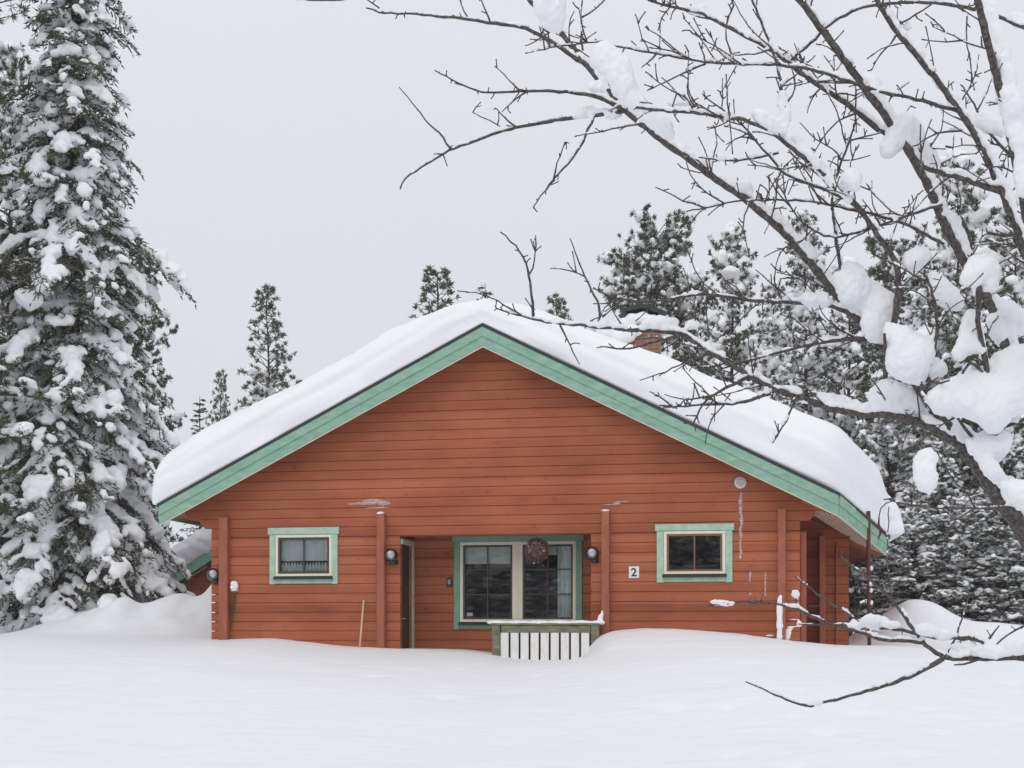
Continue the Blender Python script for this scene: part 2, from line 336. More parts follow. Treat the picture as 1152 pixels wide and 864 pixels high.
def ground_z(X, Y):
    X = np.asarray(X, float); Y = np.asarray(Y, float)
    Yc = np.clip(D0-X*math.tan(TH)-0.45, 20, 28)
    px = 576+FPX*X/Yc
    k = np.zeros_like(px)
    for d, wt in ((-4, .25), (0, .5), (4, .25)): k = k+wt*interp(CREST, px+d)
    zc = (HOR-k)*Yc/FPX
    zsm = sum(interp(CREST, px+d) for d in np.linspace(-90, 90, 13))/13; zsm = (HOR-zsm)*Yc/FPX   # away from the wall the crest evens out
    near = ss((Y-(Yc-3.0))/2.6)
    zt = zc*near+zsm*(1-near)
    s = np.clip((Y-7.0)/(Yc-7.0), 0, 1)
    z = -1.62+(zt+1.62)*(0.55*s+0.45*ss(s))
    bk = ss((Y-Yc-0.6)/5.0); z = np.where(Y > Yc, zt*(1-bk)+(-0.35)*bk, z)
    z = z+0.05*vnoise(X*.35, Y*.5, 1)*ss((26-Y)/4)+0.022*vnoise(X*1.1+3, Y*1.5, 2)*np.clip(1.2-near, 0.15, 1)+0.014*vnoise(X*2.3, Y*4.3, 3)+.006*vnoise(X*6, Y*9, 4)
    # drifts: the bank left of the cabin, the heap right of it
    u = (X*CS-(Y-D0)*SN); v = (X*SN+(Y-D0)*CS)
    b = 1.30*np.exp(-((v-2.3)/1.2)**2)*np.interp(u, (-11.6, -10.8, -10.3, -9.8, -9.2, -8.5, -7.9, -7.3), (0, .12, .36, .52, .60, .70, .76, .82))*(0.95+0.30*vnoise(u*0.9, v*0.8, 5)+0.40*vnoise(u*2.0, v*1.7, 6)+.09*vnoise(u*4.2, v*3.2, 8))
    z = z+np.where(u < -4.5, b, b*ss((-3.8-u)/.7))
    z = z+0.86*np.exp(-(((X-8.15)/.95)**2+((Y-27.3)/1.0)**2)**1.2)*(1+.25*vnoise(X*1.7, Y*1.7, 7))
    z = z+0.45*np.exp(-(((X-9.6)/1.1)**2+((Y-26.6)/.9)**2))+0.25*np.exp(-(((X-10.9)/1.0)**2+((Y-26.0)/.9)**2))
    for dx_, dy_, dr_, dd_ in DENTS: z = z-dd_*np.exp(-(((X-dx_)/dr_)**2+((Y-dy_)/dr_)**2))
    far = ss((Y-60)/80)
    return z+far*1.5*vnoise(X*.01, Y*.012, 9)
def axis(lo, hi, a, b, step, g=1.16):
    m = list(np.arange(a, b+1e-6, step)); d = step; x = a
    while x > lo: d *= g; x -= d; m.insert(0, x)
    d = step; x = m[-1]
    while x < hi: d *= g; x += d; m.append(x)
    return np.array(m)
gx = axis(-380, 380, -13, 13.5, 0.09); gy = axis(-120, 420, 6, 29, 0.085)
GX, GY = np.meshgrid(gx, gy); GZ = ground_z(GX, GY)
nx, ny = len(gx), len(gy)
ii = (np.arange(ny-1)[:, None]*nx+np.arange(nx-1)[None]).ravel()
gnd = link('snow_ground', mesh_np('snow_ground', np.stack([GX.ravel(), GY.ravel(), GZ.ravel()], 1), [np.stack([ii, ii+1, ii+nx+1, ii+nx], 1)], [GSNOW], True))
tag(gnd, kind='structure')
def gz(x, y): return float(ground_z(np.array([x]), np.array([y]))[0])

# thin snowy air: one closed box round the camera and the whole scene
hz = MB(); hz.box(-520, 520, -200, 560, -6, 24)
HZ = bpy.data.materials.new('haze'); HZ.use_nodes = True; HZ.node_tree.nodes.clear()
pv = N(HZ.node_tree, 'ShaderNodeVolumePrincipled'); pv.inputs['Color'].default_value = (.93, .95, 1, 1); pv.inputs['Density'].default_value = HAZE
ho = N(HZ.node_tree, 'ShaderNodeOutputMaterial'); HZ.node_tree.links.new(pv.outputs[0], ho.inputs['Volume'])
tag(hz.build('haze', HZ), kind='stuff')

# ------------------------------------------------------------------ the cabin
cabin = empty('log_cabin', W(0, 0, ZB), -TH, 'red brown log cabin with green gable boards under thick snow', 'cabin')
OFF = (0, 0, ZB)
def hb(mb, name, m, parent=cabin, smooth=False): return mb.build(name, m, parent, smooth, OFF)
RU, RZ, SL = -0.45, 5.40, 0.505                                     # ridge position, height, roof slope
UL, UK, UR = -6.6, 5.73, 6.80; VF, VD, VB = -0.45, 2.2, 11.0        # eaves, kink where the eave turns back, depths
def rz(u): return RZ-SL*abs(u-RU)
CH = 0.1754; Z0 = -0.03
def log_wall(mb, a0, a1, zlo, zhi, mp, openings=(), clip=None, depth=0.14, ch=CH, z0=Z0, g=0.017):
    """courses of planed logs with grooves between them. mp(a, b, z): along, into the wall, up"""
    k0 = math.floor((zlo-z0)/ch); k1 = math.ceil((zhi-z0)/ch)
    for k in range(k0, k1):
        c0, c1 = z0+k*ch, z0+(k+1)*ch
        cuts = {max(c0, zlo), min(c1, zhi)}
        for (oa, ob, oz0, oz1) in openings:
            for q in (oz0, oz1):
                if max(c0, zlo) < q < min(c1, zhi): cuts.add(q)
        cuts = sorted(cuts)
        for z1, z2 in zip(cuts[:-1], cuts[1:]):
            if z2-z1 < 1e-4: continue
            segs = [(a0, a1)]; zm = (z1+z2)/2
            for (oa, ob, oz0, oz1) in openings:
                if oz0 < zm < oz1:
                    ns = []
                    for s0, s1 in segs:
                        if oa > s0: ns.append((s0, min(oa, s1)))
                        if ob < s1: ns.append((max(ob, s0), s1))
                    segs = [q for q in ns if q[1]-q[0] > 1e-3]
            lo_e, hi_e = abs(z1-c0) < 1e-4, abs(z2-c1) < 1e-4
            prof = []
            prof.append((g if lo_e else 0.0, z1))
            if lo_e: prof.append((0.0, z1+0.010))
            if hi_e: prof.append((0.0, z2-0.010))
            prof.append((g if hi_e else 0.0, z2)); prof += [(depth, z2), (depth, z1)]
            for s0, s1 in segs:
                if clip:
                    def fa(b, z, s0=s0): l, r_ = clip(z); return mp(min(max(s0, l), r_), b, z)
                    def fb(b, z, s1=s1): l, r_ = clip(z); return mp(max(min(s1, r_), l), b, z)
                    l, r_ = clip(z1)
                    if min(s1, r_)-max(s0, l) < 0.01: continue
                else:
                    def fa(b, z, s0=s0): return mp(s0, b, z)
                    def fb(b, z, s1=s1): return mp(s1, b, z)
                mb.prism(prof, fa, fb)
front = lambda a, b, z: (a, b, z)
def gclip(z):
    h = (RZ-0.17-z)/SL
    return (RU-max(h, 0), RU+max(h, 0))
WL, WR = F(238, 620)[0], F(900, 600)[0]
REC = (-2.095, 1.44, -1.2, F(450, 603)[1])                           # porch recess: u0, u1, z0, z1
RV = 1.10
def rect(x0, y0, x1, y1, v=0.0):
    a = F(x0, y0, v); b = F(x1, y1, v); return (a[0], b[0], b[1], a[1])
wl_o = rect(302, 594, 382, 657); wr_o = rect(737, 590, 826, 655); wb_o = rect(509, 603.5, 657, 708, RV)
def inset(r, a, b, c, d): return (r[0]+a, r[1]-b, r[2]+c, r[3]-d)
wl_h = inset(wl_o, .14, .14, .14, .13); wr_h = inset(wr_o, .16, .16, .14, .13); wb_h = inset(wb_o, .13, .13, .13, .10)
mb = MB(); log_wall(mb, WL, WR, -0.9, 5.3, front, [REC, wl_h, wr_h], gclip); 
# eave corbels: the top courses run on past the corners
def corbel(mb, u_in, u_out, k, sgn, v0=0.0, v1=0.16):
    z1, z2 = Z0+k*CH+0.004, Z0+(k+1)*CH-0.004
    prof = [(u_in, z1), (u_out-sgn*0.10, z1), (u_out, z1+0.10), (u_out, z2), (u_in, z2)]
    mb.prism(prof, lambda u, z: (u, v0, z), lambda u, z: (u, v1, z))
for px, k in ((225, 11), (208, 12)): corbel(mb, WL+.002, F(px, 600)[0], k, -1)
mb.prism([(WL+.002, Z0+13*CH), (F(203, 587)[0], Z0+13*CH), (WL+.002, rz(WL)-.175)], lambda u, z: (u, 0.0, z), lambda u, z: (u, .16, z))
for px, k in ((917, 11), (934, 12)): corbel(mb, WR-.002, F(px, 590)[0], k, 1)
mb.prism([(WR-.002, Z0+13*CH), (F(941, 580)[0], Z0+13*CH), (WR-.002, rz(WR)-.175)], lambda u, z: (u, 0.0, z), lambda u, z: (u, .16, z))
hb(mb, 'front_wall', LOG)
mb = MB(); log_wall(mb, REC[0], REC[1]+.02, -1.0, REC[3]+.05, lambda a, b, z: (a, RV+b, z), [wb_h]); hb(mb, 'porch_wall', LOG)
DV0, DV1, DZ = 0.14, 0.86, REC[3]-0.14
mb = MB(); log_wall(mb, .141, RV-.002, -1.0, REC[3], lambda a, b, z: (REC[0]-b, a, z), [(DV0, DV1, -1.0, DZ)]); hb(mb, 'porch_side_wall', LOG)
mb = MB(); log_wall(mb, .141, RV-.002, -1.0, REC[3], lambda a, b, z: (REC[1]+b, a, z)); hb(mb, 'porch_side_wall', LOG)
mb = MB(); mb.box(REC[0]-.14, REC[1]+.14, .141, RV+.3, REC[3]+.052, REC[3]+.10); hb(mb, 'porch_ceiling', SOFFIT)
mb = MB(); mb.box(REC[0]-.1, REC[1]+.1, -.3, RV-.01, -1.0, -.75); hb(mb, 'porch_floor', MOSS)
# side and rear walls, room behind the windows
mb = MB(); log_wall(mb, .142, VB-.6, -0.9, rz(WL)-.175, lambda a, b, z: (WL+b, a, z)); hb(mb, 'side_wall', LOG)
mb = MB(); log_wall(mb, .142, VB-.6, -0.9, rz(WR)-.175, lambda a, b, z: (WR-b, a, z)); hb(mb, 'side_wall', LOG)
mb = MB(); log_wall(mb, WL+.15, WR-.15, -0.9, 5.2, lambda a, b, z: (a, VB-.6-b, z), (), gclip); hb(mb, 'rear_wall', LOG)
mb = MB(); mb.box(WL+.16, WR-.16, .15, VB-.8, 2.25, 2.30); mb.box(WL+.16, REC[0]-.16, .15, VB-.8, -.85, -.80); mb.box(REC[0]-.15, WR-.16, RV+.16, VB-.8, -.85, -.80)
mb.box(WL+.16, WR-.16, 4.2, 4.3, -.79, 2.24); hb(mb, 'room_shell', INNER)
# the stepped right flank: second wall further back, log ends
SV = 1.95
s_out = F(955, 660, SV)[0]
mb = MB(); log_wall(mb, WR-.05, s_out, -0.9, rz(WR)-.36, lambda a, b, z: (a, SV+b, z), (), lambda z: (-99, RU+(RZ-.36-z)/SL))
corbel(mb, s_out-.002, F(977, 612, SV)[0], 10, 1, SV, SV+.16)
mb.prism([(s_out-.002, Z0+11*CH+.004), (F(982, 612, SV)[0], Z0+11*CH+.004), (F(982, 612, SV)[0], Z0+11*CH+.10), (s_out-.002, rz(s_out)-.365)], lambda u, z: (u, SV, z), lambda u, z: (u, SV+.16, z))
hb(mb, 'flank_wall', LOG)
mb = MB(); log_wall(mb, SV+.142, VB-.6, -0.9, rz(s_out)-.175, lambda a, b, z: (s_out-b, a, z)); hb(mb, 'side_wall', LOG)
mb = MB(); mb.cbox(WR+.01, F(907, 600, .2)[0], .16, .30, -.9, 1.72); hb(mb, 'log_end', POSTR)
for pxa, pxb, vv, zt in ((922, 928.5, 1.5, 1.74), (940.3, 942.3, 1.88, 1.62)):
    mb = MB(); mb.cbox(F(pxa, 600, vv)[0], F(pxb, 600, vv)[0], vv, SV-.003, -.9, zt); hb(mb, 'log_end', POSTR)
# upright log-end boards on the front
for px0, px1, yt in ((246, 256, 581.5), (423.5, 432.5, 578), (676.5, 685.5, 575), (875, 884, 572)):
    u0, z = F(px0, yt, -.12); u1, _ = F(px1, yt, -.12)
    mb = MB(); mb.cbox(u0, u1, -.14, -.003, -.9, z, .012); hb(mb, 'wall_post', POSTR)

# roof: two slabs with felt edge, green gable boards
def slab(mb, pts, d0, d1):
    n = len(pts)
    mb.add([(u, v, rz(u)-d0) for u, v in pts]+[(u, v, rz(u)-d1) for u, v in pts], [tuple(range(n)), tuple(range(2*n-1, n-1, -1))]+[(i, n+i, n+(i+1) % n, (i+1) % n) for i in range(n)])
LP = [(RU, VF), (UL, VF), (UL, VB), (RU, VB)]; RP = [(RU, VF), (UK, VF), (UR, VD), (UR, VB), (RU, VB)]
mb = MB(); slab(mb, LP, .012, .155); slab(mb, RP, .012, .155); hb(mb, 'roof', SOFFIT)
mb = MB()
e = 0.05
slab(mb, [(RU, VF-e), (UL-.04, VF-e), (UL-.04, VB), (RU, VB)], -.062, -.002)
slab(mb, [(RU, VF-e), (UK+.015, VF-e), (UR+.06, VD-.03), (UR+.06, VB), (RU, VB)], -.062, -.002); hb(mb, 'roof_felt', FELT)
def barge(u0, v0, u1, v1, nx_, ny_, t, d0, d1):                      # a board hung along a roof edge, thickness t along (nx_, ny_)
    mb = MB(); prof = [(0, 0), (0, 1), (1, 1), (1, 0)]
    mb.prism(prof, lambda a, b: (u0+nx_*t*a, v0+ny_*t*a, rz(u0)-(d0 if b else d1)), lambda a, b: (u1+nx_*t*a, v1+ny_*t*a, rz(u1)-(d0 if b else d1)))
    return mb
for (ua, va, ub, vb, n_) in ((RU, VF-.004, UL, VF-.004, (0, -1)), (RU, VF-.004, UK, VF-.004, (0, -1)), (UK, VF-.004, UR, VD, None)):
    if n_ is None:
        dx, dy = ub-ua, vb-va; L_ = math.hypot(dx, dy); n_ = (dy/L_, -dx/L_)
        n_ = (abs(n_[0]), -abs(n_[1]))
    b = hb(barge(ua, va, ub, vb, n_[0], n_[1], .024, .14, .345), 'gable_board', GREEN)
    hb(barge(ua, va, ub, vb, n_[0], n_[1], .042, .0, .165), 'upper_board', GREEN, b); hb(barge(ua, va, ub, vb, n_[0], n_[1], .020, .346, .360), 'raw_edge', CREAM, b)
mb = barge(UL, VF, UL, VB, -1, 0, .03, .0, .22); hb(mb, 'eave_board', GREEN)
mb = barge(UR, VD, UR, VB, 1, 0, .03, .0, .22); hb(mb, 'eave_board', GREEN)
# pale battens under the open corner of the roof
dx, dy = UR-UK, VD-VF; L_ = math.hypot(dx, dy)
mb = MB(); slab(mb, [(WR+.02, VF+.02), (UK-.02, VF+.02), (UR-.05, VD-.03), (UR-.05, SV+1.5), (WR+.02, SV+1.5)], .325, .342); hb(mb, 'soffit', SOFFIT)
mb = MB()
for k in range(8):
    o = 0.06+0.13*k; t0, t1 = 0.04+.03*k, .97
    a = (UK-o*dy/L_+dx*t0, VF+o*dx/L_+dy*t0+.06); b_ = (UK-o*dy/L_*.55+dx*t1, VF+o*dx/L_+dy*t1)
    if b_[0] < a[0]: continue
    mb.add([(a[0]+w_*.022, a[1]-w_*.02, rz(a[0]+w_*.022)-.343-h_) for h_ in (0, .014) for w_ in (0, 1)]+[(b_[0]+w_*.022, b_[1]-w_*.02, rz(b_[0]+w_*.022)-.343-h_) for h_ in (0, .014) for w_ in (0, 1)],
           [(0, 1, 3, 2), (4, 6, 7, 5), (0, 2, 6, 4), (1, 5, 7, 3), (2, 3, 7, 6), (0, 4, 5, 1)])
hb(mb, 'soffit_batten', CREAM)

# chimney
cv = 4.6
cu0, cu1 = F(703, 380, cv)[0], F(742, 380, cv)[0]; ctz = F(742, 371, cv)[1]
mb = MB(); mb.box(cu0, cu1, cv, cv+.62, rz(cu0)-.9, ctz); chim = hb(mb, 'chimney', BRICK)
mb = MB(); mb.box(cu0-.03, cu1+.03, cv-.03, cv+.65, ctz+.002, ctz+.07); hb(mb, 'chimney_ledge', BRICK, chim)
cz = F(742, 347, cv)[1]
mb = MB(); cm = (cu0+cu1)/2
for su in (cu0+.04, cu1-.08):
    for sv in (cv+.04, cv+.56): mb.box(su, su+.035, sv, sv+.035, ctz+.072, cz-.005)
mb.prism([(cu0-.06, cz+.02), (cm, cz+.12), (cu1+.12, cz-.06), (cu1+.12, cz-.16), (cm, cz+.02), (cu0-.06, cz-.06)], lambda u, z: (u, cv-.06, z), lambda u, z: (u, cv+.68, z)); hb(mb, 'chimney_cap', BLACK, chim)

# windows
def pleat(u0, u1, v, z0, z1, n, amp):
    mb = MB(); k = n*6; V = []
    for i in range(k+1):
        u = u0+(u1-u0)*i/k; d = amp*math.sin(2*math.pi*n*i/k)*(1+.4*math.sin(i*1.7))
        V += [(u, v+d, z0), (u, v+d, z1)]
    mb.add(V, [(2*i, 2*i+2, 2*i+3, 2*i+1) for i in range(k)]); return mb
def window(o, v, trim, side_w, top_h, bot_h, sashes, sashm, label, rows, cols, frame_w=.055):
    """o: outer rectangle of the surround"""
    u0, u1, z0, z1 = o
    mb = MB()
    mb.cbox(u0, u1, v-.045, v-.002, z1-top_h, z1); mb.cbox(u0+.03, u0+.03+side_w, v-.036, v-.002, z0, z1-top_h-.001); mb.cbox(u1-.03-side_w, u1-.03, v-.036, v-.002, z0, z1-top_h-.001)
    mb.cbox(u0+.031+side_w, u1-.031-side_w, v-.034, v-.002, z0+.01, z0+bot_h)
    win = hb(mb, 'window', trim)
    if label: win['label'] = label
    a0, a1, b0, b1 = u0+.03+side_w+.001, u1-.03-side_w-.001, z0+bot_h+.001, z1-top_h-.002
    fw = frame_w; mb = MB()
    mb.cbox(a0, a1, v-.026, v+.09, b1-fw, b1); mb.cbox(a0, a1, v-.026, v+.09, b0, b0+fw); mb.cbox(a0, a0+fw, v-.026, v+.09, b0+fw+.001, b1-fw-.001); mb.cbox(a1-fw, a1, v-.026, v+.09, b0+fw+.001, b1-fw-.001)
    for i in range(1, sashes):
        c = a0+(a1-a0)*i/sashes; mb.cbox(c-.10, c+.10, v-.024, v+.09, b0+fw+.001, b1-fw-.001)
        mb.box(c-.008, c+.008, v-.032, v-.0245, b0+fw+.002, b1-fw-.002)
    hb(mb, 'frame', CREAM, win)
    mb = MB(); mb.prism([(v-.10, b0-.05), (v-.10, b0-.035), (v-.027, b0+.012), (v-.027, b0-.05)], lambda b, z: (a0-.02, b, z), lambda b, z: (a1+.02, b, z)); hb(mb, 'sill', BLACK, win)
    xs = [a0+fw]+[q for i in range(1, sashes) for q in (a0+(a1-a0)*i/sashes-.10, a0+(a1-a0)*i/sashes+.10)]+[a1-fw]
    res = []
    for i in range(sashes):
        s0, s1 = xs[2*i]+.001, xs[2*i+1]-.001; t0, t1 = b0+fw+.001, b1-fw-.001; w_ = .035; mb = MB()
        mb.box(s0, s1, v-.012, v+.05, t1-w_, t1); mb.box(s0, s1, v-.012, v+.05, t0, t0+w_); mb.box(s0, s0+w_, v-.012, v+.05, t0+w_+.001, t1-w_-.001); mb.box(s1-w_, s1, v-.012, v+.05, t0+w_+.001, t1-w_-.001)
        for c in range(1, cols): q = s0+(s1-s0)*c/cols; mb.box(q-.012, q+.012, v-.006, v+.018, t0+w_, t1-w_)
        for c in range(1, rows): q = t0+(t1-t0)*c/rows; mb.box(s0+w_, s1-w_, v-.0055, v+.017, q-.011, q+.011)
        hb(mb, 'sash', sashm, win)
        mb = MB(); mb.add([(s0+.01, v+.022, t0+.01), (s1-.01, v+.022, t0+.01), (s1-.01, v+.022, t1-.01), (s0+.01, v+.022, t1-.01)], [(0, 1, 2, 3)]); hb(mb, 'pane', GLASS, win)
        res.append((s0, s1, t0, t1))
    return win, res
wn, r = window(wl_o, 0.0, TRIMG, .11, .13, .14, 1, DARKSASH, 'smaller window with pale curtain on the left', 1, 2)
s = r[0]; hb(pleat(s[0], s[1], .085, s[2]+(s[3]-s[2])*.36, s[3], 7, .012), 'curtain', CURT, wn)
mb = MB()
for i in range(16):
    c = s[0]+.05+(s[1]-s[0]-.1)*i/15; mb.lathe([(.02, 0), (.035, .06), (.025, .13+.05*rnd.random()), (.004, .2)], 7, (c, .11, s[2]+.02))
hb(mb, 'sill_clutter', BLIND, wn)
wn, r = window(wr_o, 0.0, TRIMG, .12, .12, .14, 1, BROWNSASH, 'bare dark window on the right', 1, 2)
wn, r = window(wb_o, RV, TRIMD, .12, .11, .13, 2, DARKSASH, 'wide double window under the porch', 3, 2, .06)
s = r[0]; hb(pleat(s[0], s[1], RV+.085, s[3]-(s[3]-s[2])*.25, s[3], 3, .006), 'blind', BLIND, wn)
mb = MB(); mb.box(s[0]+.07, s[0]+.18, RV+.0225, RV+.0245, s[2]+.06, s[2]+.13); hb(mb, 'sticker', PLASTIC, wn)
s = r[1]; hb(pleat(s[1]-.30, s[1], RV+.085, s[2], s[3], 4, .018), 'curtain', CURT, wn)
hb(pleat(s[0], s[1]-.31, RV+.09, s[3]-(s[3]-s[2])*.14, s[3], 3, .006), 'blind', BLIND, wn)

# door in the left side of the porch
mb = MB(); mb.box(REC[0]-.10, REC[0]-.05, DV0, DV1, -.74, DZ)
for zz in (0.15, .75): mb.box(REC[0]-.05, REC[0]-.04, DV0+.12, DV1-.12, zz-.25, zz+.25)
door = hb(mb, 'door', DOORM)
mb = MB(); mb.box(REC[0]+.002, REC[0]+.03, DV1+.001, DV1+.12, -.74, DZ+.09); mb.box(REC[0]+.002, REC[0]+.03, DV0-.09, DV1, DZ, DZ+.09); hb(mb, 'door_frame', TRIMG, door)
mb = MB(); mb.tube([(REC[0]-.05, DV0+.08, .2), (REC[0]+.01, DV0+.08, .2), (REC[0]+.01, DV0+.20, .2)], .011, 8); hb(mb, 'handle', GREYP, door)
# round vent
vu, vz = F(833, 543); mb = MB(); mb.lathe([(.105, 0), (.105, -.03), (.09, -.05), (.04, -.055)], 28, (vu, -.002, vz), 'y'); vent = hb(mb, 'vent', PLASTIC, cabin, False)
mb = MB()
for k in range(-3, 4):
    h = math.sqrt(max(.085**2-(k*.023)**2, 0))*.9; mb.box(vu-h, vu+h, -.0625, -.0575, vz+k*.023-.004, vz+k*.023+.004)
hb(mb, 'grille', GREYP, vent)

# ------------------------------------------------------------------ snow lying on the roof
def T_roof(u):
    return interp([(-6.85, .86), (-6.3, 1.02), (-5.6, 1.08), (-4.6, 1.0), (-3.6, .96), (-2.4, .96), (-1.6, .88), (-1.0, .80), (-.45, .40), (.1, .74), (.6, .87), (1.4, .80), (2.6, .95), (4.0, 1.05), (5.4, 1.14), (6.2, 1.22), (6.66, 1.2), (6.8, .88), (7.0, .66), (7.16, .5)], u)
def roof_snow():
    us = np.concatenate([np.linspace(-6.80, -6.3, 22), np.linspace(-6.26, 6.2, 230), np.linspace(6.24, 7.16, 36)])
    ul, ur = us[0], us[-1]; secs = []; m = None
    for u in us:
        Tm = np.mean([T_roof(u+d) for d in ((-.3, -.15, 0, .15, .3) if u < 5.9 else (-.06, 0, .06))])
        e0 = np.clip((u-ul)/.34, 0, 1); e1 = np.clip((ur-u)/.26, 0, 1)
        env = math.sqrt(max(1-(1-e0)**3.4, 0))*math.sqrt(max(1-(1-e1)**2.2, 0))
        vf = VF-.055 if u < UK else VF-.055+(VD-VF)*(u-UK)/(UR-UK)
        vf = VF-.055+(VD-VF)/(UR-UK)*.5*((u-UK)+math.sqrt((u-UK)**2+.05))-.04*math.exp(-((u-UK)/.5)**2)
        vf = min(vf, VD+.05)+(1-env)*.25
        Tt = max(Tm*env, .012)
        rad = min(.42, Tt*.5)
        pts = []
        for q in np.linspace(0, 1, 12): pts.append((vf+.02-.05*math.sin(q*2.6)+.03*vnoise(u*1.3, q*2.0, 21)*2, q*(Tt-rad)))
        for q in np.linspace(.1, 1, 10): a = q*math.pi/2; pts.append((vf+.02-.05*math.sin(2.6)*(1-q)+rad*1.25*(1-math.cos(a)), Tt-rad+rad*math.sin(a)))
        v1 = pts[-1][0]
        for v in np.concatenate([np.linspace(v1+.12, v1+3, 22), np.linspace(v1+3.4, VB+.1, 14)]): pts.append((v, Tt*(1+.05*min((v-v1)/2, 1)*0)))
        pts.append((VB+.12, 0.0)); pts.append((VB-1, -.0)); 
        secs.append(pts)
    m = len(secs[0]); V = []
    for u, pts in zip(us, secs):
        under = max(0.0, (UL-.05)-u, u-(UR+.05))
        zb = rz(u) if under == 0 else rz(UL-.05 if u < 0 else UR+.05)-.02+under*.25
        for j_, (v, h) in enumerate(pts):
            x = u; n1 = float(vnoise(u*.55+v*.3, v*.5, 31)); n2 = float(vnoise(u*1.7, v*1.4+h*1.5, 32)); n3 = float(vnoise(u*4.0, v*4+h*4, 33))
            amp = min(h/.3, 1)*(1+.9*min(max(u-6.2, 0)/.5, 1))
            st_ = float(vnoise(h*7.0+.25*n1*4, u*.12, 35)); V.append((x, v-amp*(.07*n2+.022*n3+.08*st_*(j_ < 22)+.10*n1), zb+.066+h+amp*(.10*n1+.045*n2+.012*n3)))
    n = len(us); Q = []
    for i in range(n-1):
        for j in range(m-1): Q.append((i*m+j, (i+1)*m+j, (i+1)*m+j+1, i*m+j+1))
        Q.append((i*m+m-1, (i+1)*m+m-1, (i+1)*m, i*m))
    mb = MB(); mb.add(V, Q+[tuple(range(m)), tuple((n-1)*m+j for j in range(m-1, -1, -1))])
    return mb
mb = roof_snow(); o = mb.build('roof_snow', SNOW, None, True, (0, 0, RZ)); o.location = W(0, 0, RZ); o.rotation_euler = (0, 0, -TH)
tag(o, 'thick smooth white snow blanket lying over the big cabin roof', 'snow')

def snow_thing(name, lumps, label, vox=.02, cat='snow', group=None, disp=.02, m=None):
    """lumps: (world centre, half axes, heading)"""
    c0 = Vector(lumps[0][0])
    V, Fc = blobs([Vector(l[0])-c0 for l in lumps], [l[1] for l in lumps], [l[2] for l in lumps], base=ICO3, jit=.03, seed=len(lumps))
    o = link(name, remesh(name, V, Fc, vox, m or SNOW, 3, disp, .15)); o.location = c0
    return tag(o, label, cat, group)
L_ = []
for i in range(5):
    for j in range(3): L_.append((W(cu0-.05+(cu1-cu0+.1)*i/4, cv+.05+.25*j, ctz+.15+.12*math.sin(i*.9)), (.17, .2, .14), -TH))
L_ += [(W(cu0+.08, cv-.08, ctz-.10), (.16, .14, .18), 0), (W(cu0+.24, cv-.08, ctz-.02), (.16, .12, .12), 0), (W(cu0-.12, cv, ctz-.14), (.2, .2, .22), 0)]
L_.append((W(cu0-.35, cv+.1, ctz-.02), (.3, .3, .2), 0)); L_.append((W(cu1+.15, cv+.2, ctz+.02), (.2, .25, .12), 0))
snow_thing('chimney_snow', L_, 'round white snow heap lying on the brick chimney under its black cap', .03)

# ------------------------------------------------------------------ fittings on the front wall
def wall_lamp(px, py, v, label, sgn=1):
    u, z = F(px, py, v-.10)
    t = empty('wall_lamp', W(u, v, z), -TH, label, 'lamp', 'globe lamps on the log wall')
    mb = MB(); mb.lathe([(.055, 0), (.055, -.02), (.03, -.04), (.028, -.09)], 18, (.055*sgn, -.001, -.075), 'y'); mb.lathe([(.03, -.13), (.055, -.115), (.06, -.075), (.052, -.05)], 18, (.055*sgn*.6, -.10, .0)); mb.build('lamp_base', BLACK, t, True)
    mb = MB(); mb.lathe([(.125*math.sin(a), -.125*math.cos(a)) for a in np.linspace(.35, math.pi-.02, 14)], 24, (0, -.11, .045)); mb.build('globe', GLOBE, t, True)
    mb = MB(); mb.lathe([(.03, -.06), (.05, -.03), (.072, .02), (.066, .06), (.03, .085), (.008, .09)], 14, (0, -.11, .045)); mb.build('bulb', BULB, t, True)
wall_lamp(440, 627.5, 0, 'glass globe wall lamp left of the porch beside the door opening')
wall_lamp(666, 625.5, 0, 'glass globe wall lamp right of the porch near the number sign')
wall_lamp(240, 649, -.0, 'glass globe wall lamp at the outer left end of the cabin wall')
# number sign
u0, z1 = F(707.5, 637.3); u1, z0 = F(719, 650.3)
t = empty('number_sign', W((u0+u1)/2, 0, z0), -TH, 'small white square house number sign reading 2', 'sign')
mb = MB(); mb.cbox(-(u1-u0)/2, (u1-u0)/2, -.012, -.002, 0, z1-z0, .003); mb.build('plate', PLASTIC, t)
fc = bpy.data.curves.new('d', 'FONT'); fc.body = '2'; fc.size = .205; fc.align_x = 'CENTER'; fc.extrude = .001; fc.offset = .005
fo = bpy.data.objects.new('d', fc); COL.objects.link(fo)
dm = bpy.data.meshes.new_from_object(fo.evaluated_get(bpy.context.evaluated_depsgraph_get())); bpy.data.objects.remove(fo)
dm.materials.clear(); dm.materials.append(BLACK); dm.transform(Matrix.Rotation(R(90), 4, 'X')); do = link('digit', dm, t); do.location = (0, -.0135, (z1-z0)*.5-.07)
# key box by the big window
u, z = F(506, 655, RV); t = empty('key_box', W(u, RV, z-.09), -TH, 'small black key box with grey face beside the porch window', 'key box')
mb = MB(); mb.cbox(-.05, .05, -.05, -.002, 0, .17); mb.build('case', BLACK, t); mb = MB(); mb.cbox(-.028, .03, -.058, -.0505, .05, .14, .004); mb.build('cover', GREYP, t)
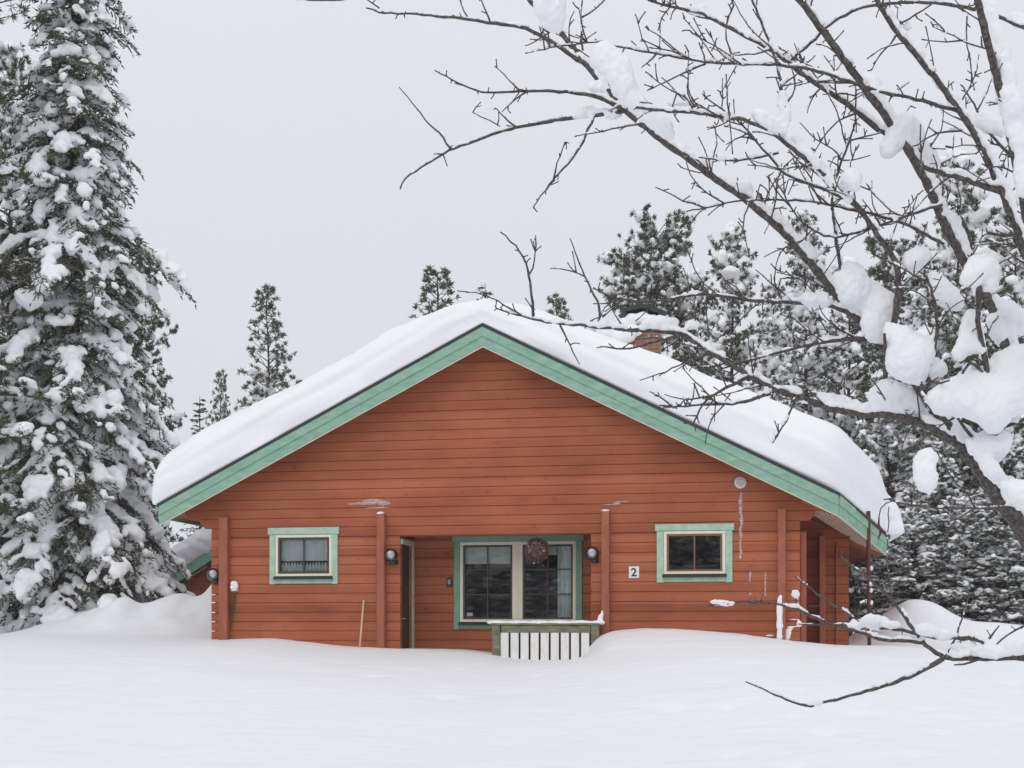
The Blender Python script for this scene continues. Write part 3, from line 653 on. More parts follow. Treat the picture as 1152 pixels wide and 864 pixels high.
# snowy fitting with a dry stem
u, z = F(265, 661); t = empty('outdoor_socket', W(u, 0, z-.1), -TH, 'small white snow-topped wall fitting right of the left corner post', 'wall fitting')
mb = MB(); mb.cbox(-.055, .055, -.10, -.002, .03, .16, .015); mb.build('case', PLASTIC, t)
V, Fc = blobs([(0, -.07, .17), (.03, -.06, .13), (-.03, -.08, .10)], [(.075, .06, .055), (.05, .05, .07), (.05, .04, .04)], [0, 0, 0], base=ICO2, jit=.05)
link('snow_cap', remesh('snow_cap', V, Fc, .012, SNOW, 2), t)
u, z = F(262, 668); t = empty('dry_vine', W(u, 0, -.25), -TH, 'thin dry brown vine hanging on the wall below the white fitting', 'vine')
mb = MB()
for k in range(6):
    x0 = rnd.uniform(-.02, .08); P = [(x0-.25*q*q*(k > 1)+.03*math.sin(5*q+k), -.03-.02*math.sin(3*q+k), (z+.25-.02)*(1-q*(.35+.65*(k > 1)))) for q in np.linspace(0, 1, 9)]
    mb.tube(P, .006, 5)
mb.build('stem', mat('dry_stem', (0.10, 0.075, 0.035), .8), t)
# broom handle leaning on the wall
a = F(405, 730, -.25); b = F(409, 675, -.06); t = empty('broom', W(a[0], -.25, a[1]-.3), -TH, 'pale wooden broom handle leaning on the wall left of the door', 'broom')
mb = MB(); o_ = Vector((a[0], -.25, a[1]-.3)); mb.tube([Vector((a[0]-.02, -.28, a[1]-.25))-o_, Vector((b[0], -.05, b[1]))-o_], .017, 10); mb.build('handle', PALEW, t, True)
mb = MB(); mb.box(-.16, .12, -.07, .0, .0, .09); mb.build('brush', BLACK, t)
# wicker ball
u, z = F(604, 619, .18); t = empty('wicker_ball', W(u, .18, z), -TH, 'round brown wicker ball hanging in front of the porch window', 'wicker ball')
tb = Tubes()
for k in range(34):
    n_ = rng.normal(size=3); n_ /= np.linalg.norm(n_); a_ = np.cross(n_, (0.3, 0.5, 0.8)); a_ /= np.linalg.norm(a_); b_ = np.cross(n_, a_)
    q = np.linspace(0, 2*np.pi*.93, 34); rr = .205+.02*rng.normal()*.5+.008*np.sin(q*5+k)
    tb.add(rr[:, None]*(np.cos(q)[:, None]*a_+np.sin(q)[:, None]*b_)+n_*rng.normal(0, .04), np.full(34, .0075), 5)
link('weave', tb.mesh('weave', WICKER), t)
tb = Tubes()
for k in range(30):
    n_ = rng.normal(size=3); n_ /= np.linalg.norm(n_); p0 = n_*.13; tb.add([p0, p0+rng.normal(0, .03, 3), p0+rng.normal(0, .04, 3)], [.009, .011, .006], 5)
link('caught_snow', tb.mesh('caught_snow', SNOW), t)
mb = MB(); mb.tube([(0, 0, .19), (0, 0, REC[3]+.06-z)], .005, 6); mb.build('cord', WICKER, t)

# railing before the porch
RLV = -.30
ra, zt = F(554, 701, RLV); rb, _ = F(674, 701, RLV); zlow = -.75
t = empty('porch_railing', W(ra, RLV, zlow), -TH, 'short porch railing with mossy green rail and white upright slats', 'railing')
OR = (ra, RLV, zlow); zr1 = zt; zr0 = F(560, 711.5, RLV)[1]
mb = MB(); mb.cbox(ra-.03, rb+.03, RLV-.06, RLV+.09, zr1-.035, zr1); mb.cbox(ra+.16, rb-.15, RLV-.03, RLV, zr0, zr1-.036); mb.build('rail', MOSS, t, False, OR)
for u0 in (ra, rb-.14): 
    mb = MB(); mb.cbox(u0, u0+.14, RLV-.045, RLV+.08, zlow, zr1-.036); mb.build('post', MOSS, t, False, OR)
pitch = 11.35/62.5
for k in range(9):
    u0 = F(563.3, 720, RLV)[0]+pitch*k; mb = MB(); mb.cbox(u0, u0+.145, RLV-.018, RLV+.004, -.72+.02*rnd.random(), zr0-.002, .004); mb.build('slat', WHITE, t, False, OR)
mb = MB(); mb.box(ra+.14, rb-.145, RLV+.02, RLV+.05, zr0-.09, zr0-.01); mb.box(ra+.14, rb-.145, RLV+.02, RLV+.05, -.70, -.60); mb.build('cross_rail', SLATGAP, t, False, OR)
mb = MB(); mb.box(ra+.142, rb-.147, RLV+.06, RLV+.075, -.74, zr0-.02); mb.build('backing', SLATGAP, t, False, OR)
L_ = [(W(q, RLV+.015+.01*math.sin(i), zr1+.012), (.09, .085, .035+.008*math.sin(i*1.3)), -TH) for i, q in enumerate(np.linspace(ra-.02, rb+.02, 26))]
L_ += [(W(rb+.02, RLV+.02, zr1+.06), (.05, .05, .1), 0), (W(rb+.05, RLV+.03, zr1+.15), (.025, .03, .08), 0)]
snow_thing('rail_snow', L_, 'thin strip of white snow along the top of the porch railing', .014, disp=.012)

# snow stuck to the wall and posts
def stuck(pxs, label, v=-.01, group=None, vox=.012, name='stuck_snow', m=None):
    L_ = []
    for (px, py, rx, ry, *d) in pxs:
        dep = d[0] if d else .03; vv = d[1] if len(d) > 1 else v
        u, z = F(px, py, vv); L_.append((W(u, vv, z), (rx/62, dep, ry/62), -TH))
    return snow_thing(name, L_, label, vox, disp=.01, m=m)
stuck([(412, 566, 14, 2.2), (420, 564.5, 14, 3.6), (432, 566, 8, 3.2), (398, 567, 8, 1.4), (425, 571.4, 16, .8)], 'wide smear of snow stuck to the wall above the left porch post', m=FROST)
stuck([(692, 567, 7, 1.0), (700, 564.5, 10, .8), (684, 567.7, 6, .9)], 'faint thin smear of snow on the wall above the right porch post', vox=.009, m=FROST)
stuck([(428, 577.5, 5, 2, .07, -.08)], 'small snow cap on top of the left porch post'); stuck([(681, 574.5, 5, 1.6, .07, -.08)], 'small snow cap on top of the right porch post')
stuck([(833.5+rnd.uniform(-.8, .8), y, 1.0+rnd.random()*1.0, 3.6, .016) for y in range(556, 630, 5)]+[(833, 563, 2.4, 5, .02), (834, 583, 2.2, 5, .02)], 'thin icy streak running down the wall below the round vent', vox=.008, name='ice_streak', m=FROST)
stuck([(861, y, 1.0, 4, .014) for y in range(647, 668, 4)], 'short thin white streak right of the bare window', vox=.008, name='ice_streak', m=FROST)
stuck([(844, 646, 1.5, 3.5, .012), (843.5, 652, .9, 3.5, .012)], 'faint pale frost spot on the wall left of the short white streak', vox=.008, name='frost', m=FROST)
stuck([(844, 668, 1.5, 1.8, .012)], 'tiny frost spot low on the wall under the larger frost spot', vox=.008, name='frost', m=FROST)
stuck([(877, y, 2.6+rnd.random()*2, 5, .04, -.14) for y in range(676, 720, 4)]+[(886, 712, 4, 5, .05), (889, 707, 3, 2.5), (883, 717, 6, 4, .06), (878, 672, 2, 3, .03, -.14), (893, 697, 6, .8, .02), (892, 705, 8, .9, .02), (899, 702, 3, 4, .03)], 'patchy snow clinging to the foot of the right corner post', vox=.012)
stuck([(866, 715, 5, 1)], 'small dash of snow on the wall foot by the right corner post', vox=.009)
for y in (668, 678, 688, 699, 709): pass
stuck([(240, y, 3.5, .7, .02) for y in (669, 678, 689, 699.5, 710)], 'thin snow lines in the log joints at the left wall corner', vox=.009)

# ------------------------------------------------------------------ red shed behind on the left
SHV = 8.0
ap = F(300, 578, SHV)
t = empty('red_shed', W(-9.0, SHV, ZB), -TH, 'small red shed with green roof board half hidden behind the cabin', 'shed')
OS = (-9.0, SHV, ZB)
ga, gb = F(238, 616, SHV-.4), F(206, 637, SHV-.4); sls = (ga[1]-gb[1])/(ga[0]-gb[0])
def shz(u): return ga[1]+sls*(u-ga[0])
ue = F(188, 640, SHV)[0]; uR = ga[0]+2.2
mb = MB(); log_wall(mb, ue+.45, uR, -.9, shz(uR)-.2, lambda a, b, z: (a, SHV+b, z), (), lambda z: (max(ue+.45, ga[0]+(z+.28-ga[1])/sls), uR)); mb.build('wall', LOG, t, False, OS)
mb = MB(); log_wall(mb, SHV+.142, SHV+3.5, -.9, shz(ue+.45)-.25, lambda a, b, z: (ue+.45+b, a, z)); mb.build('wall', LOG, t, False, OS)
mb = MB(); P = [(ue, SHV-.4), (uR, SHV-.4), (uR, SHV+3.8), (ue, SHV+3.8)]
mb.add([(u, v, shz(u)) for u, v in P]+[(u, v, shz(u)-.14) for u, v in P], [(0, 1, 2, 3), (7, 6, 5, 4), (0, 4, 5, 1), (1, 5, 6, 2), (2, 6, 7, 3), (3, 7, 4, 0)]); mb.build('roof', FELT, t, False, OS)
mb = MB(); mb.prism([(ue-.02, 0), (ue-.02, 1), (uR, 1), (uR, 0)], lambda u, b: (u, SHV-.45, shz(u)-.03-.29*(1-b)), lambda u, b: (u, SHV-.405, shz(u)-.03-.29*(1-b))); mb.build('gable_board', GREEN, t, False, OS)
L_ = []
for q in np.linspace(ue+.2, uR, 14):
    for v in np.linspace(SHV-.1, SHV+3.5, 7): L_.append((W(q, v, shz(q)+.28), (.55, .5, .32), -TH))
snow_thing('shed_snow', L_, 'thick white snow lying on the red shed roof behind the cabin', .05, disp=.06)

# ------------------------------------------------------------------ conifers
def finish(r, tb, P0, D0_, Ls, sprig, SC, SS, SA, ST, vox, needle_m, dust, name, seed):
    P0 = np.array(P0); D = np.array(D0_); D /= np.linalg.norm(D, axis=1)[:, None]; Ls = np.array(Ls); n = len(P0)
    rv = r.normal(size=(n, 3)); Aa = np.cross(D, rv); Aa /= np.linalg.norm(Aa, axis=1)[:, None]; B = np.cross(D, Aa)
    l, wd = sprig[0]*Ls[:, None], sprig[1]*Ls[:, None]
    q1 = np.stack([P0-D*l*.35, P0+Aa*wd, P0+D*l*.75, P0-Aa*wd], 1); q2 = np.stack([P0-D*l*.3, P0+B*wd, P0+D*l*.7, P0-B*wd], 1)
    V = np.concatenate([q1.reshape(-1, 3), q2.reshape(-1, 3)]); Fq = np.arange(len(V)).reshape(-1, 4)
    fol = mesh_np(name+'_crown', V, [Fq], [needle_m])
    trunk = tb.mesh(name+'_trunk', CBARK)
    VS, FS = blobs(SC, SS, SA, ST, base=ICO1, jit=.14, seed=seed)
    body = remesh(name+'_snow', VS, FS, vox, SNOW, 2, vox*1.6, vox*3.5)
    v0 = np.empty(len(body.vertices)*3, np.float32); body.vertices.foreach_get('co', v0); l0 = np.empty(len(body.loops), np.int32); body.loops.foreach_get('vertex_index', l0)
    k = np.nonzero(r.random(n) < dust)[0]; m = len(k); sc_ = r.uniform(.6, 1.5, (m, 1, 1))
    h = np.array([(1, 0, 0), (-1, 0, 0), (0, 1, 0), (0, -1, 0), (0, 0, .75), (0, 0, -.3)]); ax = D[k]; b2 = np.cross(ax, (0, 0, 1.0)); b2 /= np.linalg.norm(b2, axis=1)[:, None]+1e-6
    fv = (P0[k]+(0, 0, sprig[1]*.9))[:, None]+sc_*(h[None, :, :1]*ax[:, None]*sprig[0]*.36+h[None, :, 1:2]*b2[:, None]*sprig[1]*1.35+h[None, :, 2:]*np.array((0, 0, 1.0))*sprig[1]*1.2)
    ff = np.array([(0, 2, 4), (2, 1, 4), (1, 3, 4), (3, 0, 4), (2, 0, 5), (1, 2, 5), (3, 1, 5), (0, 3, 5)])[None]+(np.arange(m)*6)[:, None, None]+len(v0)//3
    bpy.data.meshes.remove(body); snow = mesh_np(name+'_snow', np.concatenate([v0.reshape(-1, 3), fv.reshape(-1, 3)]), [l0.reshape(-1, 4), ff.reshape(-1, 3)], [SNOW], True)
    print(name, 'sprigs', n, 'snow faces', len(snow.polygons))
    return trunk, fol, snow
def pine(seed, H, prof, nbr, z_lo, up, ns, tuft_n, sprig, snow_p, puff, name, needle_m=None, vox=.04, dust=.1, rad=1.0, spread=.75):
    """open-grown conifer: limbs, side shoots and tufts of needles, each tuft able to carry a puff of snow"""
    r = np.random.default_rng(seed); tb = Tubes(); P0, D0_, Ls, SC, SS, SA, ST = [], [], [], [], [], [], []
    zz = np.linspace(0, H, 16); wob = np.cumsum(r.normal(0, .03, (16, 2)), 0); wob[0] = 0
    tb.add(np.stack([wob[:, 0], wob[:, 1], zz], 1), np.maximum((1-zz/H)*H*.0115*rad+.012, .012), 8)
    for i in range(nbr):
        f = (z_lo+(H-z_lo)*((i+r.random())/nbr)**.9)/H; z = f*H; Lm = prof(f); L = Lm*r.uniform(.5, 1.12)+.08
        az = i*2.39996+r.normal(0, .5); ca, sa = math.cos(az), math.sin(az); u_ = up(f)+r.normal(0, .14); x0 = np.interp(z, zz, wob[:, 0]); y0 = np.interp(z, zz, wob[:, 1])
        bend = r.normal(0, .18)
        def pt(t): return np.array((x0+L*t*(ca-sa*bend*t), y0+L*t*(sa+ca*bend*t), z+L*(u_*t+(.10-.25*(1-f))*t*t)))
        ts = np.linspace(0, 1, max(4, int(L/.2)+2)); tb.add(np.array([pt(t) for t in ts]), np.linspace(.012+.014*L, .005, len(ts)), 4)
        for t in np.arange(.3, 1.03, .11/max(L, .4)):
            if r.random() < snow_p(f)*1.5:
                s_ = puff*math.exp(r.normal(.1, .4))*(1.15-.3*t); SC.append(pt(min(t, 1))+(0, 0, s_*.3+.03)+r.normal(0, .03, 3)); SS.append((s_*r.uniform(1, 1.7), s_*r.uniform(.8, 1.3), s_*.62)); SA.append(az); ST.append(-u_*.8)
        k = max(2, int(L*ns))
        for t in np.append(r.uniform(.28, 1, k), 1.0):
            p = pt(t); a2 = az+r.choice((-1, 1))*r.uniform(.3, 1.2); l = (.30*L*(1.15-t)+.12)*r.uniform(.5, 1.2)
            d = np.array((math.cos(a2), math.sin(a2), r.normal(.15+.3*u_, .35))); d /= np.linalg.norm(d); e_ = p+d*l
            tb.add(np.array([p, p+d*l*.5+(0, 0, .02), e_]), [.007, .005, .004], 3)
            for q in (np.array([1.0]) if l < .22 else np.arange(.35, 1.01, .22/max(l, .22))):
                c = p+d*l*q; n = max(4, int(tuft_n*r.uniform(.6, 1.3)))
                dv = d*.75+(0, 0, .25)+r.normal(0, spread*.75, (n, 3)); dv /= np.linalg.norm(dv, axis=1)[:, None]
                P0 += list(c+dv*sprig[0]*r.uniform(.2, .8, (n, 1))); D0_ += list(dv); Ls += list(r.uniform(.7, 1.3, n))
                if r.random() < snow_p(f):
                    for _ in range(1+int(r.random() < .45)):
                        s_ = puff*math.exp(r.normal(0, .38)); SC.append(c+r.normal(0, .05, 3)+(0, 0, .05+s_*.3)); SS.append((s_*r.uniform(.9, 1.5), s_*r.uniform(.8, 1.1), s_*r.uniform(.6, .85))); SA.append(r.uniform(0, 6.28)); ST.append(r.normal(.15, .3))
    return finish(r, tb, P0, D0_, Ls, sprig, SC, SS, SA, ST, vox, needle_m or PNEEDLE, dust, name, seed)
def conifer(seed, H, prof, spacing, nb, up, droop, twig_k, sprig, snow_p, snow_r, z_lo=.4, needle_m=NEEDLE, vox=.05, gap=.0, name='spruce', dens=1.0, jitter=1.0, twig_l=.42, big=1.0, tt0=.12, dust=.3, rough=.5):
    r = np.random.default_rng(seed); P0, D0_, Ls = [], [], []; SC, SS, SA, ST = [], [], [], []; tb = Tubes()
    zz = np.linspace(0, H, 14); wob = np.cumsum(r.normal(0, .02, (14, 2)), 0)
    tb.add(np.stack([wob[:, 0], wob[:, 1], zz], 1), np.maximum((1-zz/H)*H*.0115+.012, .012), 8)
    z = z_lo
    while z < H-.12:
        f = z/H; Lm = prof(f); n = max(3, int(round(nb*(.65+.35*(1-f)))))
        a0 = r.uniform(0, 6.28)
        for k in range(n):
            if r.random() < gap: continue
            az = a0+k*6.283/n+r.normal(0, .22); L = Lm*r.uniform(.58, 1.12)*(1.28 if r.random() < .07 else 1)*jitter+.06; zb = z+r.uniform(-.6, .6)*spacing
            u_, d_ = up(f)+r.normal(0, .07), droop(f)*r.uniform(.7, 1.35)
            ca, sa = math.cos(az), math.sin(az)
            def pt(t): return np.array((ca*L*t*(1-.08*t), sa*L*t*(1-.08*t), zb+L*(u_*t-d_*t*t)))
            m = max(4, int(L/.16)+2); ts = np.linspace(0, 1, m); C = np.array([pt(t) for t in ts])
            tb.add(C, np.linspace(.012+.016*L, .005, m), 4)
            nt_ = max(3, int(L*twig_k)); tt = np.concatenate([np.linspace(tt0, .97, nt_), [1.0]])
            for i, t in enumerate(tt):
                p = pt(t); dr = pt(min(t+.03, 1.03))-pt(max(t-.03, 0)); dr /= np.linalg.norm(dr)
                side = np.array((-sa, ca, 0))
                for sg in ((-1, 1) if t < 1 else (0,)):
                    l = (L*twig_l*(1-t)**.8+.10+.05*L)*r.uniform(.6, 1.25)
                    d = dr*(.75 if sg else 1)+side*sg*r.uniform(.6, .95)+np.array((0, 0, r.normal(-.12, .16))); d /= np.linalg.norm(d)
                    ns = max(2, int(l/sprig[2]*dens))
                    for q in range(ns):
                        x = (q+r.random())/ns
                        P0.append(p+d*l*x+np.array((0, 0, -.22*l*x*x))); D0_.append(d+r.normal(0, rough, 3)); Ls.append(r.uniform(.75, 1.25))
                    if r.random() < snow_p(f)*.75:
                        x = r.uniform(.3, .8); s_ = snow_r(f)*r.uniform(.5, 1.05)
                        SC.append(p+d*l*x+(0, 0, s_*.25)); s_ *= math.exp(r.normal(0, .3)); SS.append((max(l*.30, s_)*r.uniform(.8, 1.2), s_*r.uniform(.8, 1.1), s_*.72)); SA.append(math.atan2(d[1], d[0])); ST.append(-math.asin(np.clip(d[2]-.15, -1, 1)))
            for t in np.arange(.3, 1.02, .13/max(L, .5)*1.3):
                if r.random() < snow_p(f):
                    s_ = min(snow_r(f)*math.exp(r.normal(.05, .36))*big*(1.15-.35*t), .25); p = pt(min(t, 1)); dr = pt(min(t+.05, 1.05))-pt(t-.05)
                    SC.append(p+(0, 0, s_*.35)); SS.append((s_*r.uniform(.9, 1.45), s_*r.uniform(.8, 1.15), s_*.82)); SA.append(az); ST.append(-math.atan2(dr[2], math.hypot(dr[0], dr[1])))
        z += spacing*r.uniform(.75, 1.25)*(.65+.35*(1-f))
    return finish(r, tb, P0, D0_, Ls, sprig, SC, SS, SA, ST, vox, needle_m, dust, name, seed)
def place(kit, X, Y, s=1.0, rot=0.0, label='', cat='tree', group=None, name='spruce_tree', zoff=0.0, sxy=None):
    t = empty(name, (X, Y, gz(X, Y)-.1+zoff), rot, label, cat, group); t.scale = (sxy or s, sxy or s, s)
    link('trunk', kit[0], t); link('crown', kit[1], t); link('snow_load', kit[2], t); return t
def px_place(kit, H, px, ytop, Y, **kw):
    X = (px-576)/FPX*Y; g = gz(X, Y)-.1; s = ((HOR-ytop)/FPX*Y-g)/H
    kw.setdefault('sxy', None); wk = kw.pop('wk', 1.0); kw['sxy'] = s*wk
    return place(kit, X, Y, s, **kw)

hero = conifer(3, 20.5, lambda f: 2.75*(1-f)**.84*(1-.13*math.sin(f*40))+.05, .33, 9, lambda f: -.05+.25*f, lambda f: .62-.25*f, 8, (.13, .017, .055), lambda f: np.interp(f, (0, .5, .62, .8), (.58, .48, .30, .22)), lambda f: .145-.05*f, .5, NEEDLE, .036, name='hero', big=1.4, dust=.08)
kitB = pine(5, 13.0, lambda f: 2.2*(1-f)**.62+.12, 150, .5, lambda f: -.15+.5*f, 7.5, 27, (.12, .0125), lambda f: .36, .11, 'snowy', NEEDLE, dust=.30)
kitC = pine(9, 12.5, lambda f: 2.15*math.sqrt(max(1-((f-.45)/.575)**2, .02)), 170, 1.5, lambda f: .12+.5*f, 8.5, 32, (.125, .012), lambda f: .16, .10, 'pine', dust=.26)
kitF = pine(23, 13.0, lambda f: 2.1*(1-f)**.5*(1+.25*math.sin(f*23)), 150, 1.0, lambda f: .05+.5*f, 8, 30, (.12, .012), lambda f: .20, .13, 'snowy_pine', dust=.20)
kitD = pine(13, 12.0, lambda f: 2.3*(1-f)**1.0+.07, 150, .5, lambda f: .3+.5*f, 5.5, 20, (.13, .014), lambda f: .07, .09, 'loose', dust=.22, rad=.8)
kitG = pine(31, 9.0, lambda f: 2.4*(1-f)**.5+.1, 170, .2, lambda f: -.12+.5*f, 8, 26, (.11, .0105), lambda f: .55, .078, 'low_spruce', PNEEDLE, dust=.55)
kitS = conifer(41, 12.0, lambda f: 1.7*(1-f)**.9+.04, .42, 6, lambda f: .02+.3*f, lambda f: .12, 5, (.17, .022, .10), lambda f: .10, lambda f: .07, .5, NEEDLE, .05, name='thin', dust=.2, gap=.1)
kitE = pine(17, 16.0, lambda f: 2.9*(1-f)**.45+.1, 150, 1.5, lambda f: .10+.2*f, 8, 30, (.105, .0095), lambda f: .085, .12, 'wide', dust=.06)

# left side
X, Y = (84-576)/FPX*29.6, 29.6; place(hero, X, Y, 1.0, .4, 'tall narrow spruce loaded with snow clumps left of the cabin')
X, Y = (-62-576)/FPX*28.0, 28.0; place(kitE, X, Y, 1.05, 1.2, 'greener pine at the left frame edge reaching over the tall spruce', name='pine_tree')
px_place(kitB, 13.0, 8, 60, 35, rot=2.0, label='snowy spruce behind the tall left spruce at the frame edge', wk=.8)
px_place(kitC, 12.5, 150, 300, 37, rot=.7, label='pine partly hidden behind the tall left spruce', name='pine_tree', wk=.75)
px_place(kitD, 12.0, 291, 325, 52, rot=.3, label='loose dark pine standing above the left roof slope', name='pine_tree', wk=1.0)
px_place(kitS, 12.0, 225, 446, 56, rot=2.3, label='short thin tree top just right of the tall left spruce', name='pine_tree', wk=1.1)
px_place(kitD, 12.0, 252, 422, 55, rot=4.0, label='half hidden thin tree at the left foot of the loose pine', name='pine_tree', wk=.7)
px_place(kitD, 12.0, 492, 303, 60, rot=1.5, label='pointed spruce tip showing above the snow left of the ridge', wk=1.25)
px_place(kitS, 12.0, 545, 318, 60, rot=5.1, label='tiny tree tip poking above the roof ridge', wk=.9)
px_place(kitD, 12.0, 635, 338, 58, rot=2.9, label='tiny green tree tip right of the roof ridge', wk=1.0)
# right side
px_place(kitC, 12.5, 742, 262, 44, rot=.2, label='tall green pine standing behind the chimney', name='pine_tree', wk=.9)
px_place(kitF, 13.0, 822, 262, 42, rot=2.1, label='snowy pine just right of the pine behind the chimney', name='pine_tree', wk=.8)
px_place(kitB, 13.0, 905, 245, 41, rot=.9, label='snow laden spruce with its top above the middle of the right roof slope', wk=.8)
px_place(kitF, 13.0, 1078, 182, 41, rot=3.3, label='tallest snowy conifer behind the bare tree on the right', name='pine_tree', wk=.75)
GL, GG = 'snow laden conifer in the crowded stand behind the bare tree', 'snow laden conifers crowded behind the bare tree on the right'
for k, (px, yt, Y, kit, H, wk) in enumerate([(780, 315, 50, kitF, 13, .9), (868, 322, 37, kitB, 13, .8), (955, 300, 38, kitF, 13, .85), (1005, 285, 47, kitC, 12.5, .9), (1035, 330, 35, kitB, 13, .9), (1140, 228, 39, kitF, 13, .85),
        (1112, 330, 34, kitC, 12.5, .9), (1004, 440, 33, kitG, 9, .9), (1062, 470, 32, kitF, 13, 1.2), (1132, 430, 32, kitB, 13, 1.1), (1185, 330, 36, kitB, 13, .9), (920, 380, 44, kitB, 13, 1.0), (1090, 560, 30.5, kitG, 9, 1.5), (1025, 575, 31, kitG, 9, 1.5), (1150, 560, 30, kitG, 9, 1.5), (1200, 520, 29, kitB, 13, 1.3)]):
    px_place(kit, H, px, yt, Y, rot=k*1.37, label=GL, group=GG, wk=wk)
# wood across the clearing behind the photographer: what the dark panes mirror
def wood():
    V_, F3, F4, M3, M4, n = [], [], [], [], [], 0; rr = np.random.default_rng(99)
    def get(me):
        v = np.empty(len(me.vertices)*3, np.float32); me.vertices.foreach_get('co', v); l = np.empty(len(me.loops), np.int32); me.loops.foreach_get('vertex_index', l)
        return v.reshape(-1, 3), l.reshape(-1, 4)
    fv, fl = get(kitB[1]); fl = fl[::4]; sv, sq = None, None
    V1, F1 = blobs(*[np.array(q) for q in zip(*[((rr.normal(0, .3)+math.cos(a)*L*.75, math.sin(a)*L*.75, z), (L*.55, .22, .16), a) for z in np.arange(.6, 12, .33) for a in rr.uniform(0, 6.28, 4) for L in [2.0*(1-z/13)**.75]])], base=ICO1, jit=.15)
    for k in range(70):
        x = rr.uniform(-60, 12); y = rr.uniform(-46, -24); s = rr.uniform(.7, 1.25); a = rr.uniform(0, 6.28); c_, s_ = math.cos(a)*s, math.sin(a)*s
        for v, f, L3, mi in ((fv, fl, False, 0), (V1, F1, True, 1)):
            w_ = np.stack([v[:, 0]*c_-v[:, 1]*s_+x, v[:, 0]*s_+v[:, 1]*c_+y, v[:, 2]*s-1.7], 1); V_.append(w_)
            (F3 if L3 else F4).append(f+n); n += len(v)
    F4 = np.concatenate(F4); F3 = np.concatenate(F3)
    return mesh_np('wood', np.concatenate(V_), [F4, F3], [NEEDLE, SNOW], midx=np.concatenate([np.zeros(len(F4), int), np.ones(len(F3), int)]))
tag(link('snowy_wood', wood()), 'snowy spruce wood across the clearing, mirrored in the dark panes', 'wood', kind='stuff')

